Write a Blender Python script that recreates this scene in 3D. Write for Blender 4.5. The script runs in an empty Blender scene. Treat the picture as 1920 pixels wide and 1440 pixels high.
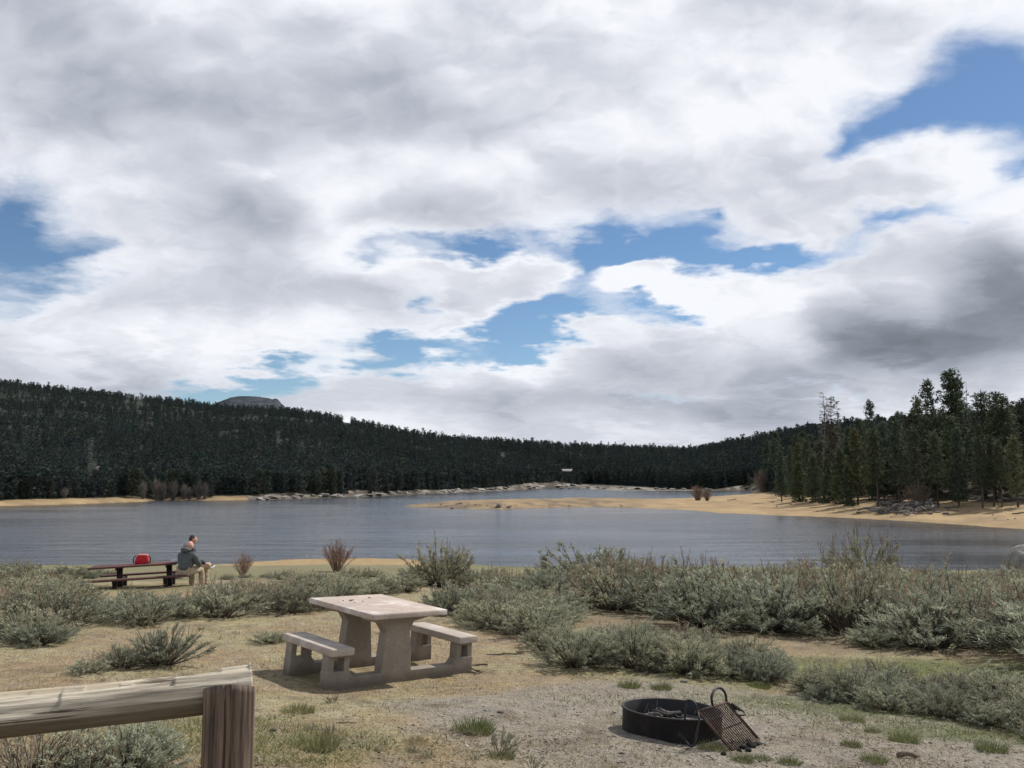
import bpy, bmesh, math, random
import numpy as np
from mathutils import Vector, Matrix
random.seed(11)
rng = np.random.default_rng(11)
R = math.radians
sc = bpy.context.scene
col = sc.collection
CAMZ = 8.0            # the lake surface is z = 0

# ------------------------------------------------------------------ camera
F, HOR = 1650.0, 892.0
PIT = math.atan((HOR - 720) / F)
CP, SP = math.cos(PIT), math.sin(PIT)
cam = bpy.data.cameras.new('camera')
cam.sensor_width = 36.0
cam.lens = F / 1920 * 36.0
cam.clip_start = 0.1
cam.clip_end = 20000
camo = bpy.data.objects.new('camera', cam)
camo.location = (0, 0, CAMZ)
camo.rotation_euler = (math.pi / 2 + PIT, 0, 0)
col.objects.link(camo)
sc.camera = camo
sc.view_settings.view_transform = 'Standard'
sc.view_settings.look = 'None'
sc.view_settings.exposure = 0
sc.render.engine = 'CYCLES'
sc.cycles.use_denoising = True
sc.cycles.max_bounces = 6
sc.cycles.diffuse_bounces = 3
sc.cycles.transparent_max_bounces = 8


def ray(px, py):
    a = (np.asarray(px, float) - 960) / F
    b = -(np.asarray(py, float) - 720) / F
    return np.stack([a + 0 * b, CP - b * SP + 0 * a, SP + b * CP + 0 * a], -1)


def at(px, py, Y):
    r = ray(px, py)
    return Vector((r[0] / r[1] * Y, Y, CAMZ + r[2] / r[1] * Y))


def on_water(px, py):
    r = ray(px, py)
    t = -CAMZ / r[2]
    return (r[0] * t, r[1] * t)


def project(x, y, z):
    z = z - CAMZ
    fw = y * CP + z * SP
    up = -y * SP + z * CP
    return 960 + F * x / fw, 720 - F * up / fw


# ------------------------------------------------------------------ noise
def _h(ix, iy, seed):
    n = (ix.astype(np.int64) * 374761393 + iy.astype(np.int64) * 668265263 + seed * 1442695041) & 0x7fffffff
    n = ((n ^ (n >> 13)) * 1274126177) & 0x7fffffff
    return ((n ^ (n >> 16)) & 0xffff) / 65535.0


def vnoise(x, y, seed=0):
    ix, iy = np.floor(x), np.floor(y)
    fx, fy = x - ix, y - iy
    fx = fx * fx * (3 - 2 * fx)
    fy = fy * fy * (3 - 2 * fy)
    a = _h(ix, iy, seed); b = _h(ix + 1, iy, seed); c = _h(ix, iy + 1, seed); d = _h(ix + 1, iy + 1, seed)
    return (a * (1 - fx) + b * fx) * (1 - fy) + (c * (1 - fx) + d * fx) * fy


def fbm(x, y, o=4, seed=0):
    s, a, t = 0, .5, 0
    for k in range(o):
        s = s + a * vnoise(x * 2 ** k + 17.3 * k, y * 2 ** k - 9.1 * k, seed + k)
        t += a
        a *= .5
    return s / t


def sstep(a, b, x):
    t = np.clip((x - a) / (b - a), 0, 1)
    return t * t * (3 - 2 * t)


# ------------------------------------------------------------------ mesh helpers
def np_mesh(name, V, Fc, colr=None, smooth=False):
    """V (n,3), Fc (m,k) with k = 3 or 4, or a list of such arrays."""
    me = bpy.data.meshes.new(name)
    V = np.asarray(V, np.float32)
    fl = Fc if isinstance(Fc, list) else [Fc]
    fl = [np.asarray(f, np.int32) for f in fl if len(f)]
    idx = np.concatenate([f.ravel() for f in fl])
    cnt = np.concatenate([np.full(len(f), f.shape[1], np.int32) for f in fl])
    me.vertices.add(len(V)); me.vertices.foreach_set('co', V.ravel())
    me.loops.add(len(idx)); me.loops.foreach_set('vertex_index', idx)
    me.polygons.add(len(cnt))
    st = np.concatenate([[0], np.cumsum(cnt)[:-1]]).astype(np.int32)
    me.polygons.foreach_set('loop_start', st)
    me.polygons.foreach_set('loop_total', cnt)
    if smooth:
        me.polygons.foreach_set('use_smooth', np.ones(len(cnt), bool))
    me.update(calc_edges=True)
    if colr is not None:
        at_ = me.color_attributes.new('Col', 'FLOAT_COLOR', 'POINT')
        c = np.ones((len(V), 4), np.float32)
        c[:, :3] = colr
        at_.data.foreach_set('color', c.ravel())
    me.validate()
    return me


class MB:
    """collects shapes for ONE mesh"""
    def __init__(s):
        s.v = []; s.f3 = []; s.f4 = []; s.c = []; s.n = 0

    def add(s, V, f3=None, f4=None, c=(1, 1, 1)):
        V = np.asarray(V, float).reshape(-1, 3)
        if f3 is not None and len(f3): s.f3.append(np.asarray(f3, int) + s.n)
        if f4 is not None and len(f4): s.f4.append(np.asarray(f4, int) + s.n)
        s.v.append(V); s.c.append(np.broadcast_to(np.asarray(c, float), (len(V), 3))); s.n += len(V)

    def tube(s, pts, rad, seg=8, c=(1, 1, 1), caps=True, jit=0.0):
        pts = [Vector(p) for p in pts]
        n = len(pts)
        if not hasattr(rad, '__len__'): rad = [rad] * n
        up = Vector((0, 0, 1)); V = []
        a = None
        for i in range(n):
            d = (pts[min(i + 1, n - 1)] - pts[max(i - 1, 0)])
            d = d.normalized() if d.length > 1e-9 else Vector((0, 0, 1))
            if a is None:
                a = d.cross(up if abs(d.z) < .9 else Vector((1, 0, 0))).normalized()
            else:
                a = (a - d * a.dot(d)).normalized()
            b = d.cross(a)
            for k in range(seg):
                t = 2 * math.pi * k / seg
                r = rad[i] * (1 + random.uniform(-jit, jit))
                V.append(pts[i] + a * (math.cos(t) * r) + b * (math.sin(t) * r))
        f4 = []; f3 = []
        for i in range(n - 1):
            for k in range(seg):
                f4.append((i * seg + k, i * seg + (k + 1) % seg, (i + 1) * seg + (k + 1) % seg, (i + 1) * seg + k))
        if caps:
            V.append(pts[0]); V.append(pts[-1])
            for k in range(seg):
                f3.append((n * seg, (k + 1) % seg, k))
                f3.append((n * seg + 1, (n - 1) * seg + k, (n - 1) * seg + (k + 1) % seg))
        s.add([tuple(v) for v in V], f3, f4, c)

    def box(s, c0, size, rot=None, c=(1, 1, 1)):
        x, y, z = (q / 2 for q in size)
        V = [Vector(p) for p in [(-x, -y, -z), (x, -y, -z), (x, y, -z), (-x, y, -z), (-x, -y, z), (x, -y, z), (x, y, z), (-x, y, z)]]
        if rot is not None: V = [rot @ v for v in V]
        V = [tuple(v + Vector(c0)) for v in V]
        s.add(V, None, [(0, 3, 2, 1), (4, 5, 6, 7), (0, 1, 5, 4), (1, 2, 6, 5), (2, 3, 7, 6), (3, 0, 4, 7)], c)

    def mesh(s, name, smooth=False):
        f = [np.concatenate(x) for x in (s.f3, s.f4) if x]
        return np_mesh(name, np.concatenate(s.v), f, np.concatenate(s.c), smooth)


def bevel_mesh(me, w=.01, seg=2):
    bm = bmesh.new(); bm.from_mesh(me)
    bmesh.ops.remove_doubles(bm, verts=bm.verts, dist=1e-5)
    es = [e for e in bm.edges if len(e.link_faces) == 2 and e.calc_face_angle(0) > .5]
    bmesh.ops.bevel(bm, geom=es, offset=w, segments=seg, affect='EDGES', profile=.6, clamp_overlap=True)
    bm.to_mesh(me); bm.free()
    return me


def prism(poly, t, name='prism'):
    """polygon in (a, z) extruded along b by t, centred on b = 0"""
    bm = bmesh.new()
    v = [bm.verts.new((a, -t / 2, z)) for a, z in poly]
    f = bm.faces.new(v)
    r = bmesh.ops.extrude_face_region(bm, geom=[f])
    bmesh.ops.translate(bm, verts=[e for e in r['geom'] if isinstance(e, bmesh.types.BMVert)], vec=(0, t, 0))
    bmesh.ops.recalc_face_normals(bm, faces=bm.faces)
    bmesh.ops.triangulate(bm, faces=[f for f in bm.faces if len(f.verts) > 4])
    me = bpy.data.meshes.new(name)
    bm.to_mesh(me); bm.free()
    return me


def join_meshes(lst, name):
    bm = bmesh.new()
    for me, M in lst:
        k = len(bm.verts)
        bm.from_mesh(me)
        bm.verts.ensure_lookup_table()
        bmesh.ops.transform(bm, matrix=M, verts=bm.verts[k:])
    me = bpy.data.meshes.new(name)
    bm.to_mesh(me); bm.free()
    return me


# ------------------------------------------------------------------ object helpers
def obj(name, me, mat, parent=None, label=None):
    o = bpy.data.objects.new(name, me)
    col.objects.link(o)
    if mat is not None and len(me.materials) == 0: me.materials.append(mat)
    if parent is not None: o.parent = parent
    if label: o['label'] = label
    return o


def tag(o, label, cat, group=None):
    o['label'] = label; o['category'] = cat
    if group: o['group'] = group
    return o


def thing(name, label, cat, loc=(0, 0, 0), rot=(0, 0, 0), scale=1.0, group=None):
    o = bpy.data.objects.new(name, None)
    o.empty_display_size = .2
    o.location = loc; o.rotation_euler = rot
    o.scale = (scale,) * 3 if not hasattr(scale, '__len__') else scale
    col.objects.link(o)
    return tag(o, label, cat, group)


def kind(o, k):
    o['kind'] = k
    return o


# ------------------------------------------------------------------ materials
class NT:
    def __init__(s, tree): s.t = tree
    def n(s, typ, **kw):
        nd = s.t.nodes.new(typ)
        for k, v in kw.items(): setattr(nd, k, v)
        return nd
    def link(s, a, b): s.t.links.new(a, b)
    def set(s, sock, v):
        if isinstance(v, bpy.types.NodeSocket): s.link(v, sock)
        else: sock.default_value = v
    def math(s, op, a, b=None, c=None, clamp=False):
        nd = s.n('ShaderNodeMath', operation=op); nd.use_clamp = clamp
        for i, v in enumerate((a, b, c)):
            if v is not None: s.set(nd.inputs[i], v)
        return nd.outputs[0]
    def vmath(s, op, a, b=None, c=None):
        nd = s.n('ShaderNodeVectorMath', operation=op)
        for i, v in enumerate((a, b, c)):
            if v is not None: s.set(nd.inputs[i], v)
        return nd.outputs['Value' if op in ('LENGTH', 'DOT_PRODUCT') else 'Vector']
    def noise(s, vec, scale, detail=4, rough=.55, out='Fac', dist=0.0):
        nd = s.n('ShaderNodeTexNoise'); s.set(nd.inputs['Vector'], vec)
        nd.inputs['Scale'].default_value = scale; nd.inputs['Detail'].default_value = detail
        nd.inputs['Roughness'].default_value = rough; nd.inputs['Distortion'].default_value = dist
        return nd.outputs[out]
    def mix(s, fac, a, b, typ='MIX'):
        nd = s.n('ShaderNodeMix', data_type='RGBA', blend_type=typ)
        s.set(nd.inputs[0], fac); s.set(nd.inputs[6], a if not isinstance(a, tuple) else (*a[:3], 1)); s.set(nd.inputs[7], b if not isinstance(b, tuple) else (*b[:3], 1))
        return nd.outputs[2]
    def remap(s, v, a, b, c=0.0, d=1.0, smooth=True):
        nd = s.n('ShaderNodeMapRange'); nd.interpolation_type = 'SMOOTHSTEP' if smooth else 'LINEAR'
        s.set(nd.inputs[0], v)
        for i, q in enumerate((a, b, c, d)): nd.inputs[i + 1].default_value = q
        return nd.outputs[0]
    def bump(s, h, strength, dist=.02):
        nd = s.n('ShaderNodeBump'); s.set(nd.inputs['Height'], h)
        nd.inputs['Strength'].default_value = strength; nd.inputs['Distance'].default_value = dist
        return nd.outputs[0]


def new_mat(name, rough=.8, spec=.2):
    m = bpy.data.materials.new(name); m.use_nodes = True
    t = NT(m.node_tree)
    b = m.node_tree.nodes['Principled BSDF']
    b.inputs['Roughness'].default_value = rough
    b.inputs['Specular IOR Level'].default_value = spec
    return m, t, b


def pos(t):
    return t.n('ShaderNodeNewGeometry').outputs['Position']


def ocoord(t):
    return t.n('ShaderNodeTexCoord').outputs['Object']


def simple(name, c1, c2, scale=20, rough=.8, spec=.2, bump=.2, bscale=60, bdist=.005, metal=0, stretch=None, world=False):
    m, t, b = new_mat(name, rough, spec)
    v = pos(t) if world else ocoord(t)
    if stretch: v = t.vmath('MULTIPLY', v, stretch)
    f = t.noise(v, scale, 5, .6)
    f = t.remap(f, .3, .7)
    t.link(t.mix(f, c1, c2), b.inputs['Base Color'])
    b.inputs['Metallic'].default_value = metal
    if bump: t.link(t.bump(t.noise(v, bscale, 4, .6), bump, bdist), b.inputs['Normal'])
    return m


def foliage_mat(name, tint=(1, 1, 1), var=.35, trans=.15, rough=.7, tint2=None):
    """colour comes from the per-vertex leaf colour; each plant is a little lighter, darker or browner"""
    m, t, b = new_mat(name, rough, .15)
    a = t.n('ShaderNodeAttribute', attribute_name='Col').outputs['Color']
    rnd = t.n('ShaderNodeObjectInfo').outputs['Random']
    c = t.mix(1.0, a, tint, 'MULTIPLY')
    if tint2: c = t.mix(rnd, c, t.mix(1.0, a, tint2, 'MULTIPLY'))
    r2 = t.math('FRACT', t.math('MULTIPLY', rnd, 7.31))
    hv = t.n('ShaderNodeHueSaturation')
    t.set(hv.inputs['Value'], t.remap(r2, 0, 1, 1 - var, 1 + var, False)); t.set(hv.inputs['Color'], c)
    t.link(hv.outputs[0], b.inputs['Base Color'])
    if trans:
        tr = t.n('ShaderNodeBsdfTranslucent'); t.link(hv.outputs[0], tr.inputs['Color'])
        mx = t.n('ShaderNodeMixShader'); mx.inputs[0].default_value = trans
        t.link(b.outputs[0], mx.inputs[1]); t.link(tr.outputs[0], mx.inputs[2])
        t.link(mx.outputs[0], t.t.nodes['Material Output'].inputs['Surface'])
    return m


M = {}
M['sage'] = foliage_mat('sage_leaf', (1, 1, 1), .26, .25, .75, (1.08, .98, .88))
M['stem'] = foliage_mat('sage_stem', (1, 1, 1), .25, 0, .85)
M['stalk'] = foliage_mat('seed_stalk', (1, 1, 1), .2, .1, .85)
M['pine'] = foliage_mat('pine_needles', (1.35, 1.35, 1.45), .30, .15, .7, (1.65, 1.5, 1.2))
M['bark'] = foliage_mat('pine_bark', (1, 1, 1), .25, 0, .9)
M['grass'] = foliage_mat('grass_blade', (1, 1, 1), .1, .25, .7)

# ------------------------------------------------------------------ terrain
NEAR = [(-900, 1085), (-500, 1075), (-200, 1068), (0, 1064), (250, 1062), (440, 1060), (480, 1052), (560, 1047), (700, 1046), (770, 1048), (800, 1056), (880, 1061), (1000, 1063), (1150, 1063), (1300, 1063), (1500, 1064), (1700, 1067), (1920, 1072), (2150, 1078), (2500, 1085)]
FAR = [(2900, 1050), (2500, 1027), (2150, 1008), (1920, 993), (1800, 984), (1720, 978), (1650, 974), (1500, 968), (1350, 962), (1290, 957), (1230, 954), (1120, 950.5), (1030, 952), (940, 955), (850, 953.5), (790, 951.5), (753, 949), (780, 946.5), (850, 945), (950, 942.5), (1090, 940), (1200, 937), (1280, 934), (1345, 930), (1408, 926), (1412, 919), (1330, 920.5), (1240, 921), (1150, 919.5), (1095, 916.5), (1085, 914), (1055, 913.5), (1010, 916), (900, 922), (800, 926), (690, 931), (560, 935), (480, 938), (430, 938), (390, 938.5), (300, 938), (270, 941), (150, 945), (0, 949), (-200, 957), (-450, 968), (-900, 1000)]
SHORE = np.array([on_water(*p) for p in NEAR + FAR])
NSEG = len(SHORE)


def shore_sd(x, y):
    """positive on land, negative in the lake"""
    d = np.full(x.shape, 1e18); inside = np.zeros(x.shape, bool)
    for i in range(NSEG):
        ax, ay = SHORE[i]; bx, by = SHORE[(i + 1) % NSEG]
        ex, ey = bx - ax, by - ay
        t = np.clip(((x - ax) * ex + (y - ay) * ey) / (ex * ex + ey * ey + 1e-9), 0, 1)
        d = np.minimum(d, (x - ax - t * ex) ** 2 + (y - ay - t * ey) ** 2)
        c = ((ay > y) != (by > y))
        xi = ax + (y - ay) * ex / (ey if abs(ey) > 1e-9 else 1e-9)
        inside ^= c & (x < xi)
    d = np.sqrt(d)
    return np.where(inside, -d, d)


BASE_Y = [-4000, -60, 0, 3.6, 7.4, 10.6, 16, 24, 32, 45, 60, 79, 110]
BASE_Z = [-2, -1.3, -1.55, -1.68, -1.98, -2.25, -2.56, -3.05, -3.72, -5.0, -6.5, -7.9, -9.5]
HPX = [-2000, -800, 0, 200, 330, 430, 540, 640, 760, 850, 1000, 1100, 1250, 1300, 1400, 1500, 1600, 1700, 1900, 2200, 3500]
HDS = [295, 288, 281, 297, 313, 311, 319, 335, 378, 422, 520, 670, 500, 480, 470, 330, 265, 230, 205, 180, 175]
HD = [900, 900, 1000, 1000, 1000, 1000, 950, 950, 950, 1000, 1100, 1300, 1400, 1400, 1000, 700, 600, 550, 480, 480, 480]
HSK = [766, 760, 743, 756, 767, 775, 778, 792, 817, 831, 838, 842, 848, 848, 835, 825, 822, 817, 815, 812, 812]


def ground_raw(x, y):
    px = np.where(y > 1, 960 + F * CP * x / np.maximum(y, 1e-3), np.where(x > 0, 3500, -2000))
    px = np.clip(px, -2000, 3500)
    d = np.hypot(x, y)
    sd = shore_sd(x, y) + (fbm(x / 9., y / 9., 3, 5) - .5) * np.clip(d / 60, .4, 4)
    # near bench
    hn = CAMZ + np.interp(y, BASE_Y, BASE_Z) - .05 * (np.clip(x, -3, 5) + 1.6)
    hn += (fbm(x / 5, y / 5, 3, 21) - .5) * .28 * sstep(9, 20, np.hypot(x + 1.6, (y - 10.6)) + 3)
    hn += (fbm(x / .9, y / .9, 3, 22) - .5) * .07 + (fbm(x / .22, y / .22, 2, 23) - .5) * .025 * np.clip(30 / (d + 1), 0, 1)
    pw = np.exp(-(((x + 1.63) ** 2 + (y - 10.587) ** 2) / 1.75 ** 2) ** 2)
    pl_ = CAMZ - 2.252 - .053 * (x + 1.63) - .007 * (y - 10.587) - .055 + (fbm(x / .5, y / .5, 3, 24) - .5) * .06
    hn = hn * (1 - pw) + pl_ * pw
    hn = np.minimum(hn, .18 * np.maximum(sd, 0) + .02)
    # far land
    slope = np.interp(px, [0, 480, 700, 1150, 1300, 1450, 1600, 1800], [.20, .20, .18, .12, .018, .03, .075, .095])
    bh = np.interp(px, [-500, 1150, 1250, 1420, 1560, 1750, 2200], [2.4, 2.4, 1.2, 1.6, 3.2, 4.2, 5])
    hf = bh * (1 - np.exp(-np.maximum(sd, 0) * slope / bh))
    hf += (fbm(x / 6, y / 6, 3, 31) - .5) * np.clip(sd * .03, 0, .5)
    ds = np.interp(px, HPX, HDS); D = np.interp(px, HPX, HD); sk = np.interp(px, HPX, HSK)
    vv = (SP - (sk - 720) / F * CP) / (CP + (sk - 720) / F * SP)
    top = CAMZ + vv * D * 1.0
    t = (d - ds) / (D - ds)
    rise = np.where(t < 1, np.clip(t, 0, 1) ** 1.08, 1 - .12 * np.clip(t - 1, 0, 3))
    hf = hf + np.maximum(top - bh, 0) * np.maximum(rise, 0) * (sd > 0)
    hf += (fbm(x / 60, y / 60, 4, 41) - .5) * 14 * sstep(0.03, .35, t) * (1 - .75 * sstep(.75, 1, t))
    w = sstep(100, 86, y) * (1 - sstep(75, 100, np.abs(x)) * sstep(60, 80, y))
    h = hf * (1 - w) + hn * w
    bed = -np.minimum(-sd * .12, 2.5)
    h = np.where(sd < 0, bed, np.maximum(h, .01))
    return h, sd, px, d, t


AZ = np.concatenate([np.arange(-180, -42, 4.0), np.arange(-42, 42.01, .22), np.arange(46, 180, 4.0)])
AZ = np.radians(AZ)
RAD = np.exp(np.linspace(math.log(.8), math.log(6000), 640))
_A, _Rr = np.meshgrid(AZ, RAD)           # rows = radius
GX, GY = np.sin(_A) * _Rr, np.cos(_A) * _Rr
GH, GSD, GPX, GD, GT = ground_raw(GX, GY)
LR = np.log(RAD)


def gz(x, y):
    """terrain height as built, looked up on the sheet itself"""
    x = np.asarray(x, float); y = np.asarray(y, float)
    az = np.arctan2(x, y); lr = np.log(np.maximum(np.hypot(x, y), .81))
    j = np.clip(np.searchsorted(AZ, az) - 1, 0, len(AZ) - 2)
    u = np.clip((az - AZ[j]) / (AZ[j + 1] - AZ[j]), 0, 1)
    k = np.clip(((lr - LR[0]) / (LR[1] - LR[0])).astype(int), 0, len(LR) - 2)
    v = np.clip((lr - LR[k]) / (LR[1] - LR[0]), 0, 1)
    return (GH[k, j] * (1 - u) + GH[k, j + 1] * u) * (1 - v) + (GH[k + 1, j] * (1 - u) + GH[k + 1, j + 1] * u) * v


def hit(px, py, d0=1.5, d1=1500, n=500):
    """where the sight line through a photo point meets the ground (first crossing)"""
    px = np.atleast_1d(np.asarray(px, float)); py = np.atleast_1d(np.asarray(py, float))
    r = ray(px, py)
    hx = np.hypot(r[:, 0], r[:, 1])
    out = np.full((len(px), 3), np.nan)
    prev = None; done = np.zeros(len(px), bool)
    for t in np.exp(np.linspace(math.log(d0), math.log(d1), n)):
        s = t / hx
        x, y, z = r[:, 0] * s, r[:, 1] * s, CAMZ + r[:, 2] * s
        df = z - gz(x, y)
        if prev is not None:
            new = (~done) & (df <= 0)
            if new.any():
                k = (prev[1] / (prev[1] - df + 1e-12))
                s2 = prev[0] + (s - prev[0]) * k
                out[new] = np.stack([r[:, 0] * s2, r[:, 1] * s2, CAMZ + r[:, 2] * s2], -1)[new]
                done |= new
                if done.all(): break
        prev = (s, df)
    return out


def hit1(px, py, **k):
    return Vector(hit([px], [py], **k)[0])


# colour zones of the ground, per vertex (base colours, not light)
def poly_mask_px(px, py, poly, soft=0):
    ins = np.zeros(px.shape, bool)
    n = len(poly)
    for i in range(n):
        ax, ay = poly[i]; bx, by = poly[(i + 1) % n]
        c = (ay > py) != (by > py)
        ins ^= c & (px < ax + (py - ay) * (bx - ax) / ((by - ay) if by != ay else 1e-9))
    return ins


def zone_colours(x, y, h, sd, px, d, t):
    n1 = fbm(x / 1.4, y / 1.4, 4, 51); n2 = fbm(x / .35, y / .35, 3, 52); n3 = fbm(x / 4, y / 4, 3, 53); n4 = fbm(x / .12, y / .12, 2, 54)
    C = lambda *c: np.array(c)[None, :]
    soil = C(.325, .248, .155); straw = C(.345, .295, .175); gravel = C(.30, .265, .212); green = C(.125, .15, .055); dark = C(.12, .09, .06)
    sh = x.shape
    f = lambda a: a.ravel()[:, None]
    near = np.ones((x.size, 3)) * soil
    near = near + (straw - near) * f(sstep(.42, .62, n1))
    # gravel pad round the fire ring and the table
    g = np.exp(-(((x - 1.9) / 3.0) ** 2 + ((y - 8.2) / 2.6) ** 2) ** 1.5)
    g = sstep(.3, .6, g + (n1 - .5) * .5)
    near = near + (gravel - near) * f(g)
    # green strip behind the right-hand low shrubs and a few patches
    ge = np.exp(-(((x - 5.8) / 4.3) ** 2 + ((y - 11.9) / 1.8) ** 2) ** 2)
    ge = np.maximum(ge, .8 * np.exp(-(((x - 4.2) / 2.0) ** 2 + ((y - 9.6) / .8) ** 2) ** 2))
    ge = np.maximum(ge, .8 * np.exp(-(((x - 4.4) / 1.5) ** 2 + ((y - 8.3) / .45) ** 2) ** 2))
    ge = np.maximum(ge, .5 * np.exp(-(((x + 1.9) / 1.2) ** 2 + ((y - 6.6) / .7) ** 2) ** 2))
    ge = np.maximum(ge, sstep(.54, .72, n3) * .45)
    near = near + (green - near) * f(np.clip(ge * sstep(.3, .6, n2 + .15), 0, .85))
    near = near + (dark - near) * f(sstep(.62, .78, n2) * .45 + sstep(.7, .85, n4) * .3)
    near = near + (C(.14, .12, .08) - near) * f(sstep(13, 17, y) * sstep(-5, 3, x) * .5)
    near *= f(.78 + .44 * n4)
    near = near + (C(.19, .18, .105) * (.8 + .4 * n2.ravel()[:, None]) - near) * f(sstep(25, 32, y) * .85)
    # lakeside
    sand = C(.355, .255, .138)
    near = near + (sand * (.85 + .3 * n2.ravel()[:, None]) - near) * f(sstep(9, 5, sd) * sstep(400, 450, px) * sstep(830, 790, px))
    near = near + (C(.17, .17, .08) - near) * f(sstep(12, 6, sd) * np.maximum(px > 810, px < 380) * .7)
    # far land
    far = np.ones((x.size, 3)) * sand * (.8 + .4 * f(fbm(x / 3, y / 12, 3, 55)))
    litter = C(.085, .068, .05)
    far = far + (C(.22, .15, .09) - far) * f(sstep(.45, .7, fbm(x / 7, y / 3, 4, 56)) * .6 * sstep(.5, 3, sd))
    far = far + (C(.17, .13, .09) - far) * f(sstep(740, 760, px) * sstep(1290, 1090, px) * (d < 340) * (.3 + .7 * sstep(.45, .6, fbm(x / 4, y / 2, 3, 60))))
    # rocky far shore
    rocky = (px > 470) & (px < 1400) & (d > 282) & ~((px > 1140) & (d < 400)) & ~((px > 700) & (px < 1150) & (d < 300))
    far = far + (C(.13, .115, .095) - far) * f(rocky * 1.0)
    far = far + (C(.36, .33, .28) - far) * f(rocky * sstep(.5, .62, fbm(x / 5, y / 5, 3, 57)) * (px > 820) * .8)
    far = far + (sand - far) * f((px > 1325) * (px < 1440) * (d > 400) * 1.0)
    wood = np.clip(sstep(-.01, .015, t) + (bhill(px, sd)) * ~((px > 740) & (d < 340)), 0, 1)
    floor = C(.028, .036, .029) + C(.012, .012, .009) * f(sstep(.5, .8, fbm(x / 15, y / 15, 3, 58)))
    floor = np.where((px.ravel() > 1480)[:, None] & (d.ravel() < 330)[:, None], litter * (.7 + .6 * f(n1)), floor)
    edge = f(sstep(30, 14, sd) * (px > 440) * (px < 1480) * (d > 282))
    bank = C(.075, .062, .048) + (C(.27, .245, .205) - C(.075, .062, .048)) * f(sstep(.52, .66, fbm(x / 4, y / 4, 4, 59)))
    floor = floor + (bank - floor) * edge
    far = far + (floor - far) * f(wood)
    w = sstep(105, 95, y).ravel()[:, None]
    c = near * w + far * (1 - w)
    # wet margin
    c *= f(.6 + .4 * sstep(.0, .9, np.where(sd > 0, sd, 0)))
    return c


def bhill(px, sd):
    lim = np.interp(px, [-500, 200, 430, 700, 1150, 1250, 1420, 1500, 1600, 1750, 2200], [11, 11, 8, 6, 8, 60, 60, 30, 26, 36, 40])
    return sstep(lim * .9, lim * 1.15, sd)


GC = zone_colours(GX, GY, GH, GSD, GPX, GD, GT)
nr, na = GX.shape
V = np.stack([GX.ravel(), GY.ravel(), GH.ravel()], -1)
i = np.arange(nr * na).reshape(nr, na)
q = np.stack([i[:-1, :-1], i[1:, :-1], i[1:, 1:], i[:-1, 1:]], -1).reshape(-1, 4)
q2 = np.stack([i[:-1, -1], i[1:, -1], i[1:, 0], i[:-1, 0]], -1)
V = np.concatenate([V, [[0, 0, float(GH[0].mean())]]])
ctr = np.stack([np.full(na, nr * na), i[0], np.roll(i[0], -1)], -1)
gme = np_mesh('ground', V, [np.concatenate([q, q2])[:, ::-1], ctr[:, ::-1]], np.concatenate([GC, GC[:1]]), True)
m, t, b = new_mat('ground', .95, .1)
a = t.n('ShaderNodeAttribute', attribute_name='Col').outputs['Color']
p = pos(t)
n1 = t.noise(p, 9, 8, .7); n2 = t.noise(p, 45, 5, .7)
hv = t.n('ShaderNodeHueSaturation'); t.set(hv.inputs['Color'], a)
t.set(hv.inputs['Value'], t.math('ADD', t.remap(n1, .25, .75, .62, 1.38, False), t.remap(n2, .3, .7, -.42, .42, False)))
t.set(hv.inputs['Saturation'], t.remap(t.noise(p, 3, 4, .6), .3, .7, .85, 1.1))
vo = t.n('ShaderNodeTexVoronoi'); vo.inputs['Scale'].default_value = 38; t.link(p, vo.inputs['Vector'])
spk = t.math('MULTIPLY', t.remap(vo.outputs['Distance'], .14, .26, 1, 0), t.remap(t.noise(p, 2.2, 3), .45, .6))
cc = t.mix(t.math('MULTIPLY', spk, .55), hv.outputs[0], t.mix(t.noise(p, 60, 1), (.12, .1, .08), (.5, .45, .38)))
t.link(cc, b.inputs['Base Color'])
t.link(t.bump(t.math('ADD', t.noise(p, 22, 6, .75), t.math('MULTIPLY', vo.outputs['Distance'], -.4)), .9, .05), b.inputs['Normal'])
kind(obj('ground', gme, m), 'structure')

# ------------------------------------------------------------------ water
W = 24
xs = np.linspace(-1500, 1500, W); ys = np.linspace(20, 1500, W)
wx, wy = np.meshgrid(xs, ys)
i = np.arange(W * W).reshape(W, W)
wme = np_mesh('water', np.stack([wx.ravel(), wy.ravel(), 0 * wx.ravel()], -1), np.stack([i[:-1, :-1], i[:-1, 1:], i[1:, 1:], i[1:, :-1]], -1).reshape(-1, 4), None, True)
m, t, b = new_mat('lake_water', .12, .5)
p = pos(t)
b.inputs['IOR'].default_value = 1.33
w1 = t.noise(t.vmath('MULTIPLY', p, (.3, 1.0, 1)), 1.6, 4, .6)
w2 = t.noise(t.vmath('MULTIPLY', p, (.25, 1.0, 1)), .3, 3, .5)
w3 = t.noise(t.vmath('MULTIPLY', p, (.35, 1.0, 1)), .045, 3, .55)
hh = t.math('ADD', t.math('MULTIPLY', w1, .3), t.math('MULTIPLY', w2, .7))
bn = t.n('ShaderNodeBump'); t.set(bn.inputs['Height'], hh); bn.inputs['Distance'].default_value = .55
t.set(bn.inputs['Strength'], t.remap(w3, .38, .62, .35, 1.1))
t.link(bn.outputs[0], b.inputs['Normal'])
t.link(t.mix(t.remap(w3, .3, .7), (.042, .052, .066), (.06, .07, .085)), b.inputs['Base Color'])
kind(obj('water', wme, m), 'structure')

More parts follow.
